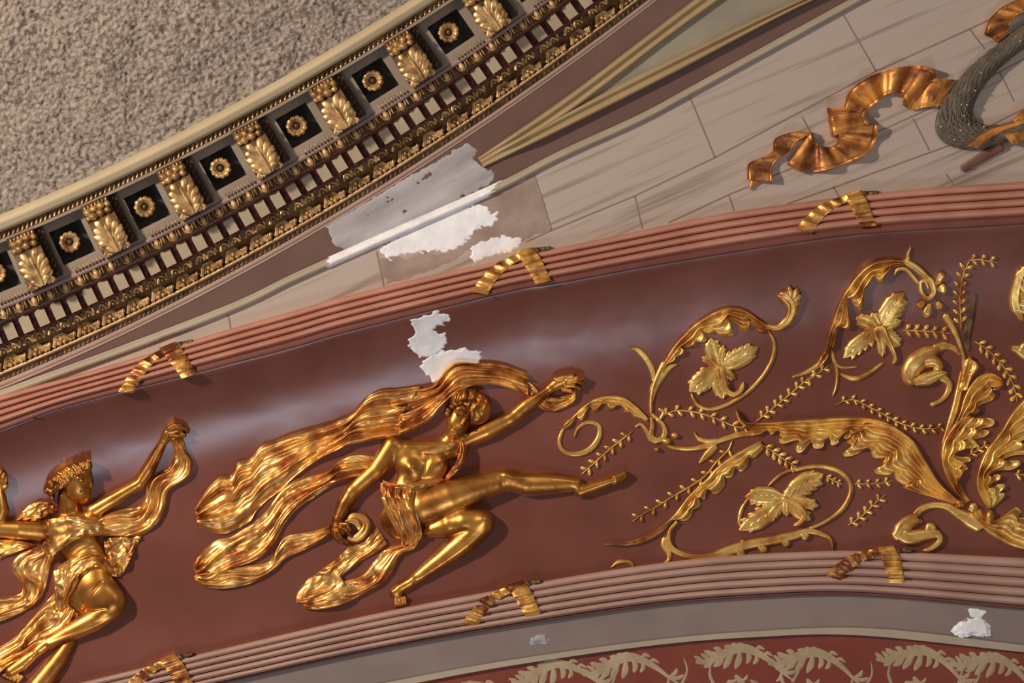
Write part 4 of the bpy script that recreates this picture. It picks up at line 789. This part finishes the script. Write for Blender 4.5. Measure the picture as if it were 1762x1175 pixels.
stem(mb, cF([(690, 290), (715, 250), (770, 250), (820, 300), (860, 350)]), [2, 4, 4, 4, 3], 6, groove=.4); stem(mb, cF([(790, 190), (785, 150), (805, 100)]), [4, 3, 1], 4); mb.build('hook', M['golds'], s4)
for X_, Y_, X2, Y2, r_ in ((975, 350, 1030, 265, 8), (985, 385, 1050, 380, 11), (985, 465, 1010, 520, 8), (930, 480, 905, 575, 9), (900, 460, 845, 510, 7)):
    mb = MB(); ton(mb, cF([(X_, Y_), ((X_+X2)/2, (Y_+Y2)/2), (X2, Y2)]), [3, r_*.8, r_, r_], [5, 9, 10, 9], base=CV, z0=1, n=14, m=11, groove=.25, tip=.45); mb.build('petal', M['golds'], s4)
mb = MB(); stem(mb, cF([(270, 790), (290, 870), (340, 910), (450, 905)]), [3, 4, 3, 1], 4); stem(mb, cF([(290, 850), (310, 950), (300, 1040), (275, 1105)]), [3, 4, 3, 1], 4)
stem(mb, cF([(325, 950), (420, 985), (520, 950), (620, 875)]), [4, 5, 4.5, 3], 5); mb.build('ring_stem', M['golds'], s4)
c_ = cF([(600, 650)])[0]
flower(s4, c_, [(*cF([(432, 575)])[0], 16, 2), (*cF([(540, 540)])[0], 11, 0), (*cF([(758, 405)])[0], 22, -3), (*cF([(740, 590)])[0], 11, 0), (*cF([(350, 845)])[0], 17, 3), (*cF([(735, 760)])[0], 16, 3), (*cF([(610, 840)])[0], 10, 0)],
       cF([(580, 730), (560, 670), (610, 640), (640, 700), (680, 790), (700, 850), (680, 890)]), 'serrated flower with drooping pistil')
# lower ring scroll and long diagonal leaf
s5 = thing('acanthus_scroll', 'gilded scroll low on the cove with oval flower ring and long diagonal leaf', 'scroll ornament', 1300, 860, -45, 'gilded acanthus scrolls on the cove')
mb = MB(); stem(mb, cG([(1130, 690), (1080, 770), (1065, 850), (1082, 890)]), [3, 3.5, 3], 4)
stem(mb, cG([(1260, 610), (1350, 530), (1460, 490)])+cH([(20, 620), (120, 600), (220, 600), (320, 630), (385, 690), (400, 770), (360, 860), (290, 930), (200, 985), (110, 1020)]), [2.6, 3.4, 3.8, 4.4, 4.8, 4.4, 3.6, 3], 5, n=80, tip=.02); mb.build('ring_stem', M['golds'], s5)
acan(s5, cG([(1210, 308), (1100, 362), (1000, 418), (900, 498), (850, 555), (760, 638), (690, 718), (640, 788), (580, 850), (490, 928), (380, 970), (280, 996), (150, 998)]), cG([(1228, 330), (1216, 372), (1160, 424), (1128, 412), (1120, 475), (1078, 514), (1036, 486), (1020, 545), (980, 558), (962, 540), (966, 604), (930, 654), (888, 662), (860, 622), (836, 662), (832, 704), (788, 684), (802, 742), (752, 772), (747, 804), (710, 844), (656, 838), (650, 796), (610, 856), (560, 905), (490, 955), (400, 995), (300, 1012), (152, 1006)]), 9, 2.0)
leafpart(s5, cG([(645, 850), (600, 910), (590, 980), (630, 1045), (740, 1085), (880, 1085), (990, 1050), (1130, 1005), (1300, 975), (1450, 940), (1530, 915), (1620, 935), (1680, 970), (1695, 1045)]),
         [(.45, *cG([(1100, 972)])[0], 3.5), (.52, *cG([(1100, 1075)])[0], 5), (.6, *cG([(1250, 1050)])[0], 5), (.66, *cG([(1340, 955)])[0], 4), (.7, *cG([(1400, 1010)])[0], 5), (.74, *cG([(1530, 960)])[0], 6)], name='curled_leaf', stalk=(3, 5, 6, 9, 8, 8, 5, 3), h=7, n=80, sub_=False, web=False)
mb = MB(); stem(mb, cG([(560, 955), (560, 1010), (590, 1060), (590, 1110), (545, 1142)]), [4, 6, 5, 4, 2], 4); mb.build('stub_leaf', M['golds'], s5); mb = MB(); stem(mb, cG([(200, 1160), (260, 1120), (330, 1125), (355, 1165)]), [1, 4, 4, 3], 3.5); mb.build('curl_tip', M['golds'], s5)
mb = MB(); stem(mb, cG([(575, 340), (650, 358), (740, 362), (830, 345), (920, 310), (1010, 280), (1100, 258), (1190, 255)]), [4, 4.2, 4, 5, 4.5, 5, 6, 5], 5, n=50); stem(mb, cG([(760, 245), (790, 290), (850, 308), (930, 300)]), [1, 4, 4, 3], 4); stem(mb, cG([(910, 335), (860, 390), (790, 460)]), [6, 7, 1], 4, groove=.3)
mb.build('link_stem', M['golds'], s5)
c_ = cG([(1375, 700)])[0]
flower(s5, c_, [(*cG([(1105, 685)])[0], 20, 4), (*cG([(1230, 745)])[0], 13, 0), (*cG([(1065, 908)])[0], 20, -4), (*cG([(1250, 850)])[0], 12, 0), (*cG([(1630, 530)])[0], 22, -4), (*cG([(1440, 600)])[0], 11, 0), (*cG([(1600, 745)])[0], 14, 0), (*cG([(1545, 840)])[0], 15, 2), (*cG([(1385, 815)])[0], 9, 0)],
       cG([(1360, 700), (1420, 720), (1480, 760), (1505, 810), (1470, 860), (1430, 875)]), 'ragged leafy flower with bent pistil')
# other ornament cut by the right edge
s7 = thing('acanthus_scroll', 'gilded curled leaf cut off by the right edge below the upper moulding', 'scroll ornament', 1755, 490, 0, 'gilded acanthus scrolls on the cove')
leafpart(s7, cF([(1600, 220), (1550, 290), (1520, 380), (1510, 470), (1540, 560), (1570, 610)]), [(.1, *cF([(1650, 330)])[0], 10), (.3, *cF([(1620, 430)])[0], 10), (.5, *cF([(1640, 530)])[0], 10)], name='curled_leaf', stalk=(6, 9, 11, 11, 5), h=10)
mb = MB(); ton(mb, cF([(1485, 780), (1530, 790), (1580, 830), (1640, 850)]), [6, 9, 8, 6], 8, base=CV, n=14, m=9, groove=.3); ton(mb, cF([(1540, 800), (1570, 760), (1600, 745)]), [4, 6, 4], 7, base=CV, n=10, m=9); mb.build('leaf_tip', M['golds'], s7)
# sprigs
for P_, lb, n_, s_ in [
    (cG([(350, 240), (260, 310), (180, 375), (90, 455), (0, 535)]), 'leafy gilded sprig hanging left-down from the looped knot, above the dancer\'s foot', 6, 7),
    (cE([(720, 1055), (780, 1020), (860, 1003), (1000, 1022), (1120, 1065), (1250, 1115), (1370, 1125)]), 'leafy gilded sprig arching right from the looped knot under the round flower ring', 8, 7),
    (cE([(1370, 1080), (1460, 1010), (1560, 930), (1660, 845), (1740, 780)])+cF([(130, 985), (260, 890)]), 'leafy gilded sprig climbing towards the top scroll, between two flower rings', 10, 7),
    (cG([(1020, 300), (990, 370), (910, 450), (840, 540), (740, 610), (620, 680), (500, 755), (400, 810), (335, 860)]), 'long thin gilded sprig beside the long diagonal leaf', 9, 7),
    (cG([(1230, 340), (1300, 385), (1380, 440), (1465, 492)]), 'short gilded sprig touching the top of the oval ring', 5, 8),
    (cG([(1650, 545), (1700, 575), (1762, 600)])+cH([(120, 715)][:0]), 'tiny gilded sprig between flower and oval ring', 3, 5),
    (cH([(290, 190), (350, 158), (430, 150), (520, 195), (610, 240), (700, 290), (790, 325), (900, 345), (1050, 332)]), 'gilded sprig with many round leaflets above the broadest acanthus leaf', 12, 6),
    (cH([(420, 715), (500, 715), (600, 710), (690, 690)]), 'short gilded sprig right of the oval ring, under the broadest leaf', 4, 6),
    (cH([(380, 995), (450, 950), (520, 890), (580, 830), (640, 785)]), 'gilded sprig slanting up towards the broadest leaf, near the lower moulding', 5, 7),
    (cF([(740, 660), (840, 662), (940, 668), (1080, 682)]), 'straight level gilded sprig right of the serrated flower', 5, 8),
    (cF([(1145, 650), (1140, 560), (1135, 450), (1145, 340), (1170, 250), (1200, 190)]), 'upright gilded sprig beside the blade leaf near the right edge', 7, 8),
    (cF([(1200, 188), (1260, 183), (1320, 192), (1400, 205)]), 'small gilded sprig at the top of the upright sprig', 3, 7),
    (cF([(1230, 730), (1320, 790), (1400, 870), (1460, 950), (1500, 1040), (1522, 1150)]), 'gilded sprig curving down along the right edge', 8, 8),
    (cH([(1200, 520), (1250, 490), (1300, 460), (1350, 450)]), 'tiny gilded sprig between the two upright acanthus leaves', 3, 6),
    (cH([(1500, 650), (1600, 655), (1700, 670)]), 'gilded sprig cut by the right edge between acanthus leaves', 3, 7)]:
    sprig(P_, lb, n_, s_)
# ---------------------------------------------------------------- wall ornaments: streamer, wreath, torch, bow
WB = lambda x, y: 0.*np.asarray(x, float)
def pleat(e, name, Lp, Rp, waves, amp, z, mt='goldw', n=60, m=41, ph=0., floor=-3, over=0.):
    waves *= .72; amp *= 1.25
    a = cr(Lp, n); b = cr(Rp, n); v = np.linspace(0, 1, n); u = np.linspace(0, 1, m); g = a[:, None]*(1-u)[None, :, None]+b[:, None]*u[None, :, None]
    s = np.sin(2*np.pi*waves*v+ph); s = np.sign(s)*np.abs(s)**.75; h = z+amp*s[:, None]*(1-.35*u)[None]-2.2*np.exp(-((u-.09)/.025)**2)[None]-1.6*np.exp(-((u-.91)/.025)**2)[None]+fbm(v[:, None]*14, u[None]*3+z, 3)*1.2+over*(v[:, None]-.5)
    mb = MB(); mb.grid(np.concatenate([g, np.maximum(h, 1.5)[..., None]], -1), floor=-1); return mb.build(name, M[mt], e)
st = thing('ribbon_streamer', 'gilded pleated ribbon streamer twisting left from the wreath on the stone wall', 'ribbon', 1450, 220, 10)
pleat(st, 'ribbon_tail', cI([(362, 905), (368, 830), (440, 795), (490, 765), (500, 705), (560, 675), (630, 662)]), cI([(490, 915), (492, 845), (520, 800), (575, 765), (610, 715), (655, 690), (700, 670)]), 3.2, 4.5, 13, ph=1.2)
mb = MB(); ton(mb, cI([(425, 890), (395, 920), (375, 957)]), [9, 7, 1], 4, base=WB, z0=4, n=8); ton(mb, cI([(450, 880), (475, 900), (485, 922)]), [10, 7, 1], 4, base=WB, z0=4, n=8); mb.build('forked_end', M['goldw'], st)
pleat(st, 'lower_fan', cI([(562, 835), (620, 864), (720, 866), (850, 830), (960, 780), (1015, 710), (1025, 632)]), cI([(680, 672), (712, 725), (735, 738), (775, 742), (808, 728), (826, 690), (835, 645)]), 4.6, 5, 14, n=90)
pleat(st, 'box_fold', cI([(765, 545), (772, 610), (785, 690)]), cI([(950, 545), (965, 600), (985, 632)]), 1.6, 5, 17, ph=2)
pleat(st, 'upper_fan', cI([(850, 540), (878, 460), (940, 408), (1025, 368), (1130, 340), (1240, 332), (1305, 352), (1318, 395)]), cI([(955, 575), (985, 545), (1030, 510), (1060, 480), (1100, 468), (1140, 478), (1150, 510), (1160, 540)]), 4.8, 5.5, 15, n=100, ph=1)
pleat(st, 'ribbon_end', cI([(1160, 480), (1235, 430), (1310, 398), (1410, 402)]), cI([(1145, 530), (1195, 556), (1260, 540), (1345, 535)]), 1.6, 3.5, 10, ph=2.5)
wr = thing('wreath', 'grey olive laurel wreath with pale beads on the stone wall, cut by right edge', 'wreath', 1680, 180, 10)
so = cI([(1850, 60), (1720, 150), (1600, 245), (1480, 345), (1400, 445), (1335, 545), (1312, 640), (1345, 710), (1420, 748), (1520, 755), (1640, 730), (1780, 680), (1900, 620)])
si = cI([(1900, 170), (1765, 245), (1650, 335), (1565, 430), (1515, 520), (1505, 580), (1530, 615), (1570, 632), (1640, 630), (1700, 615), (1760, 590), (1820, 560), (1880, 520)])
A_ = cr(so, 120); B_ = cr(si, 120); u = np.linspace(0, 1, 17); g = A_[:, None]*(1-u)[None, :, None]+B_[:, None]*u[None, :, None]
mb = MB(); hh = 22*np.sqrt(np.clip(1-(2*u-1)**2, .002, 1))[None]+fbm(u[None]*9, np.linspace(0, 60, 120)[:, None], 8)*1.5; mb.grid(np.concatenate([g, np.broadcast_to(hh, (120, 17))[..., None]], -1), floor=-1); mb.build('wreath_body', M['wreath'], wr)
mb = MB(); Rn = random.Random(3)
def wp(v, u_): i = min(118.999, max(0, v*119)); k = int(i); f_ = i-k; a = A_[k]*(1-f_)+A_[k+1]*f_; b = B_[k]*(1-f_)+B_[k+1]*f_; return a*(1-u_)+b*u_
for r_ in range(46):
    for c in range(8):
        u_ = (c+.5+.5*(r_ % 2))/8.6; v = 1-(r_+.5)/46; 
        if u_ > .97: continue
        p = wp(v, u_); q = wp(v-.045, u_+Rn.uniform(-.03, .03)); z_ = 22*math.sqrt(max(0.02, 1-(2*u_-1)**2))
        ton(mb, [tuple(p), tuple((p+q)/2), tuple(q)], [1, 3.4, 2.2], 2.6, base=WB, z0=z_-.6, n=6, m=5, tip=.35, floor=z_-4)
o = mb.build('laurel_leaves', M['wreath'], wr); o['kind'] = 'stuff'
for X_, Y_ in ((1703, 173), (1722, 185), (1745, 207), (1590, 258), (1625, 270), (1500, 362), (1548, 368), (1528, 358), (1418, 453), (1467, 452), (1517, 458), (1390, 530), (1448, 528), (1475, 530), (1345, 640), (1483, 628), (1442, 660), (1410, 705), (1460, 585), (1370, 600), (1560, 640)):
    c_ = cI([(X_, Y_)])[0]; d = np.hypot(A_[:, 0]-c_[0], A_[:, 1]-c_[1]); k = int(d.argmin()); wd = np.hypot(*(A_[k]-B_[k])); u_ = min(.97, d[k]/wd); z_ = 22*math.sqrt(max(.02, 1-(2*u_-1)**2))
    mb = MB(); mb.ball(c_[0], c_[1], z_, 2.0, 2.0, 3.2, n=8); mb.build('bead', M['bead'], wr)
wb_ = thing('wreath_ribbon', 'gilded ribbon wrapped round the bottom of the wreath', 'ribbon', 1700, 225, 20)
WF = lambda x, y: 22*np.sqrt(np.clip(1-0*np.asarray(x, float), 0, 1))
pleat(wb_, 'band', cI([(1470, 735), (1530, 690), (1600, 650), (1690, 625), (1790, 590)]), cI([(1530, 752), (1590, 705), (1650, 665), (1720, 640), (1810, 610)]), 1.8, 1.5, 25, n=40)
pleat(wb_, 'band', cI([(1660, 680), (1720, 660), (1770, 640), (1840, 600)]), cI([(1700, 728), (1740, 722), (1790, 712), (1850, 690)]), 1.8, 2, 24, n=30, ph=1)
pleat(wb_, 'loop', cI([(1700, 605), (1740, 570), (1790, 530)]), cI([(1720, 625), (1770, 600), (1820, 560)]), 1.2, 2, 22, n=20)
tc = thing('torch', 'fluted brown torch end poking out under the wreath', 'torch', 1690, 270, 8)
mb = MB(); a_ = np.array(cI([(1650, 735)])[0]); b_ = np.array(cI([(1450, 856)])[0]); n = np.array([-(b_-a_)[1], (b_-a_)[0]]); n /= np.hypot(*n)
v = np.linspace(0, 1, 12); u = np.linspace(-1, 1, 33); wv = 10-3.5*v; g = a_[None, None]+(b_-a_)[None, None]*v[:, None, None]+n[None, None]*(u[None, :, None]*wv[:, None, None])
hh = (11*np.sqrt(np.clip(1-u**2, .001, 1))+1.4*np.cos(u*5*np.pi)*(1-u**2))[None]*(1-.35*v)[:, None]; mb.grid(np.concatenate([g, hh[..., None]], -1), floor=-1); mb.build('shaft', M['torch'], tc)
mb = MB(); ton(mb, cI([(1500, 838), (1465, 850), (1437, 858)]), [7, 5, 1.5], 6, base=WB, n=8); mb.build('tip', M['torch'], tc)
bo = thing('ribbon_bow', 'gilded pleated bow loop above the wreath in the top right corner', 'ribbon', 1735, 30, 12)
pleat(bo, 'bow_loop', cI([(1560, 175), (1580, 110), (1620, 60), (1680, 20), (1740, -5), (1840, -30)]), cI([(1690, 130), (1700, 105), (1715, 85), (1735, 70), (1762, 60), (1860, 50)]), 3.2, 5, 20, n=50)
pleat(bo, 'bow_tail', cI([(1562, 178), (1600, 195), (1622, 214)]), cI([(1670, 135), (1680, 150), (1690, 165)]), 1.2, 2.5, 13, n=20, ph=2)
# ---------------------------------------------------------------- plaster patches and paint losses
def patch(name, pts, label, cat, base, mt, thick=.9, rag=5., seed=0, st=1.3, group=None, holes=(), sc=9.):
    p = np.array(pts, float); x0, y0 = p.min(0)-8; x1, y1 = p.max(0)+8; x, y = np.meshgrid(np.arange(x0, x1, st), np.arange(y0, y1, st))
    ins = np.zeros(x.shape, bool); d = np.full(x.shape, 1e9)
    for a, b in zip(p, np.roll(p, -1, 0)):
        c = (a[1] > y) != (b[1] > y); xi = (b[0]-a[0])*(y-a[1])/(b[1]-a[1]+1e-12)+a[0]; ins ^= c & (x < xi)
        dx, dy = b-a; t = np.clip(((x-a[0])*dx+(y-a[1])*dy)/(dx*dx+dy*dy+1e-9), 0, 1); d = np.minimum(d, np.hypot(x-a[0]-t*dx, y-a[1]-t*dy))
    sd = np.where(ins, d, -d)+rag*fbm(x/sc, y/(sc*.6), seed, 4)*2
    for hx, hy, hr in holes: sd = np.minimum(sd, np.hypot((x-hx)*.8+(y-hy)*-.5, ((y-hy)*.8+(x-hx)*.5)*1.9)-hr+7*fbm(x/4, y/3, seed+3, 4))
    hh = np.clip(sd*.6, -2.5, thick)+fbm(x/7, y/5, seed+8)*.35
    idx = np.arange(x.size).reshape(x.shape); up = sd > -5; ok = up[:-1, :-1] | up[1:, :-1] | up[:-1, 1:] | up[1:, 1:]
    q = np.stack([idx[:-1, :-1], idx[1:, :-1], idx[1:, 1:], idx[:-1, 1:]], -1)[ok]; used = np.unique(q); mp = np.full(x.size, -1); mp[used] = np.arange(len(used))
    V = world(np.stack([x, y, hh+base(x, y)], -1).reshape(-1, 3)[used]); mb = MB(); mb.raw(V, mp[q]); o = mb.build(name, M[mt]); return tag(o, label, cat, group)
def wallb(x, y):
    v = (y-RID(x)+8)/16; r = np.where((v > 0) & (v < 1), 1+9*np.maximum(np.where(v < .2, .3, 0), np.sqrt(np.clip(1-((v-.58)/.43)**2, 0, 1))), 0.)
    up = 3-4*np.clip((y-K(x)-24)/(RID(x)-K(x)-22), 0, 1)
    return np.where(v <= 0, up, r)
patch('primer_patch', c4([(178, 555), (240, 515), (400, 425), (640, 280), (780, 205), (900, 132), (938, 165), (940, 190), (915, 215), (965, 250), (1010, 272), (1035, 300), (1020, 335), (860, 415), (640, 530), (460, 610), (420, 655), (330, 670), (250, 668), (215, 640), (205, 600)]),
      'grey white primer patch on the mauve brown field under the cornice', 'paint patch', lambda x, y: wallb(x, y), 'primer', .7, 2.5, 3, holes=[(722, 313, 3), (738, 301, 6), (730, 307, 4), (672, 345, 4), (697, 364, 4), (668, 340, 3), (634, 372, 3), (796, 336, 2)])
xs_ = np.linspace(0, 1, 110); vv_ = np.linspace(0, 1, 17); xv, vw = np.meshgrid(xs_, vv_, indexing='ij')
x0_ = 566+10*fbm(vv_*6, vv_*0+3, 2); x1_ = 866+22*fbm(vv_*7, vv_*0+9, 4)-16*vv_; xx = x0_[None]*(1-xv)+x1_[None]*xv; yy = RID(xx)-9.5+19*vw
hp = np.where((vw > .08) & (vw < .92), wallb(xx, RID(xx)-8+16*np.clip((vw-.08)/.84, .02, .98)), 1.)+1.5+fbm(xx/7, yy/5, 3)*.7
mb = MB(); mb.grid(np.stack([xx, yy, hp], -1), floor=-.5); tag(mb.build('plaster_patch', M['plaster']), 'long white plaster strip along the pale olive half-round moulding', 'plaster patch', 'white plaster repairs')
patch('plaster_patch', c4([(430, 668), (560, 600), (700, 530), (820, 465), (960, 440), (985, 468), (1050, 488), (1030, 545), (960, 555), (920, 600), (870, 640), (820, 678), (740, 680), (660, 690), (560, 700), (510, 716), (460, 700)]), 'largest ragged white plaster patch, on the stone wall below the half-round moulding', 'plaster patch', lambda x, y: wallb(x, y)+.3, 'plaster', 1.3, 5, 7, group='white plaster repairs')
patch('plaster_patch', c4([(908, 650), (1000, 625), (1080, 605), (1180, 610), (1172, 650), (1110, 680), (1010, 712), (920, 752)]), 'smaller white plaster patch touching the upper reeded moulding', 'plaster patch', lambda x, y: wallb(x, y)+.3, 'plaster', 1.2, 4, 11, group='white plaster repairs')
patch('wash_patch', c4([(960, 430), (1080, 360), (1230, 300), (1260, 400), (1310, 570), (1200, 620), (1020, 680), (900, 690), (700, 790), (480, 850), (440, 720), (800, 690), (960, 560)]), 'pinkish brown overpainted area around the white plaster patches', 'paint patch', lambda x, y: 0*x, 'smear', .25, 5, 13, sc=20)
patch('plaster_patch', [(704, 556), (725, 546), (750, 537), (776, 540), (768, 556), (752, 562), (745, 570), (765, 575), (772, 590), (760, 604), (745, 612), (722, 616), (708, 604), (703, 585), (716, 570)], 'broken white plaster patch on the maroon cove just below the upper moulding', 'plaster patch', lambda x, y: cove(x, y)+fbm(x/170, y/90, 3)*2.2+.3, 'plaster', 1.0, 3.5, 15, group='white plaster repairs')
patch('plaster_patch', [(722, 628), (740, 610), (765, 604), (800, 600), (828, 606), (826, 622), (800, 632), (780, 640), (768, 652), (745, 656), (730, 642)], 'white plaster patch on the maroon cove touching the dancer\'s billowing scarf', 'plaster patch', lambda x, y: cove(x, y)+fbm(x/170, y/90, 3)*2.2+.3, 'plaster', 1.0, 3, 17, group='white plaster repairs')
patch('plaster_patch', cJ([(1565, 290), (1590, 280), (1640, 295), (1620, 320), (1635, 350), (1640, 375), (1600, 370), (1550, 372), (1525, 360), (1560, 335), (1600, 320), (1580, 305)]), 'small chipped white plaster spot on the grey band near the right edge', 'plaster patch', lambda x, y: -44+0*x, 'plaster', .9, 3, 19, group='white plaster repairs')
patch('plaster_patch', cJ([(105, 388), (150, 378), (150, 394), (110, 398)]), 'tiny pale chip on the grey band below the lower ribbon', 'plaster patch', lambda x, y: -44+0*x, 'primer', .6, 2, 23, group='white plaster repairs')
# ---------------------------------------------------------------- stencilled leaf scrolls on the red band
RB = lambda x, y: -54.2-6*np.clip((y-CBt(x))/170, 0, 1)+0.*x
def stencil(x0, y0, ang_, fl, label):
    e = thing('painted_leaf_scroll', label, 'painted ornament', x0, y0, -55, 'beige painted leaf scrolls on the red band')
    def T(P):
        c, s = math.cos(ang_), math.sin(ang_); return [(x0+(X_*c-Y_*s)/1.958, y0+(X_*s+Y_*c)/1.958) for X_, Y_ in P]
    def lob(nm, P, ww, lobs):
        mb = MB(); ton(mb, T(P), ww, .5, base=RB, n=30, m=5, z0=.1, tip=.1)
        for (p, q, r, W) in lobs: ton(mb, T([p, q, r]), [W*.5, W, W*.8], .5, base=RB, n=9, m=5, z0=.15, tip=.5)
        return mb.build(nm, M['stencil'], e)
    lob('leaf_arc', [(0, 22), (30, 25), (70, 15), (110, -5), (160, -15), (210, 5), (250, 35), (290, 75), (330, 110)], [3, 6, 8, 9, 8, 6, 4, 2.5, 2],
        [((30, 24), (15, 15), (-5, 2), 4), ((50, 22), (35, 8), (18, -5), 4), ((90, 5), (70, 2), (50, -8), 5), ((60, 20), (45, 35), (25, 42), 4.5), ((95, 10), (80, 30), (58, 42), 5), ((125, 0), (110, 25), (92, 52), 6), ((150, -5), (145, 25), (130, 55), 6), ((175, -5), (180, 20), (170, 40), 5), ((205, 8), (205, 28), (192, 42), 4),
         ((60, 15), (50, -2), (30, -14), 5), ((90, 2), (80, -14), (62, -22), 5), ((130, -8), (115, -20), (98, -24), 5), ((150, -12), (140, -24), (122, -30), 4), ((170, -12), (160, -25), (140, -28), 4), ((205, 5), (215, -15), (235, -5), 3.5), ((235, 25), (240, 5), (262, 20), 3), ((290, 70), (310, 60), (318, 45), 4), ((295, 75), (320, 78), (340, 70), 4), ((285, 75), (280, 95), (265, 105), 3)])
    lob('small_leaf', [(130, 75), (145, 95), (160, 120)], [3, 6, 4], [((140, 85), (125, 95), (110, 92), 3), ((150, 95), (165, 88), (172, 75), 3), ((100, 110), (110, 95), (120, 105), 4), ((180, 95), (195, 105), (210, 120), 4)])
    mb = MB(); ton(mb, T([(60, 110), (45, 70), (50, 35)]), [3, 3, 1], .5, base=RB, n=12, m=5, z0=.1); mb.build('tendril', M['stencil'], e); mb = MB(); ton(mb, T([(320, 110), (350, 60), (345, 10)]), [3, 2, 1], .5, base=RB, n=12, m=5, z0=.1); mb.build('tendril', M['stencil'], e)
for k, (X_, Y_, a) in enumerate([(30, 520, -.2), (272, 488, -.14), (655, 445, -.06), (900, 450, .0), (1265, 435, .06), (1512, 450, .12), (-250, 600, -.24)]):
    x, y = cJ([(X_, Y_)])[0]; stencil(x, y, a, 1, 'beige painted leaf scroll on the red band, %s from the left' % ['second', 'third', 'fourth', 'fifth', 'sixth', 'rightmost', 'leftmost'][k])
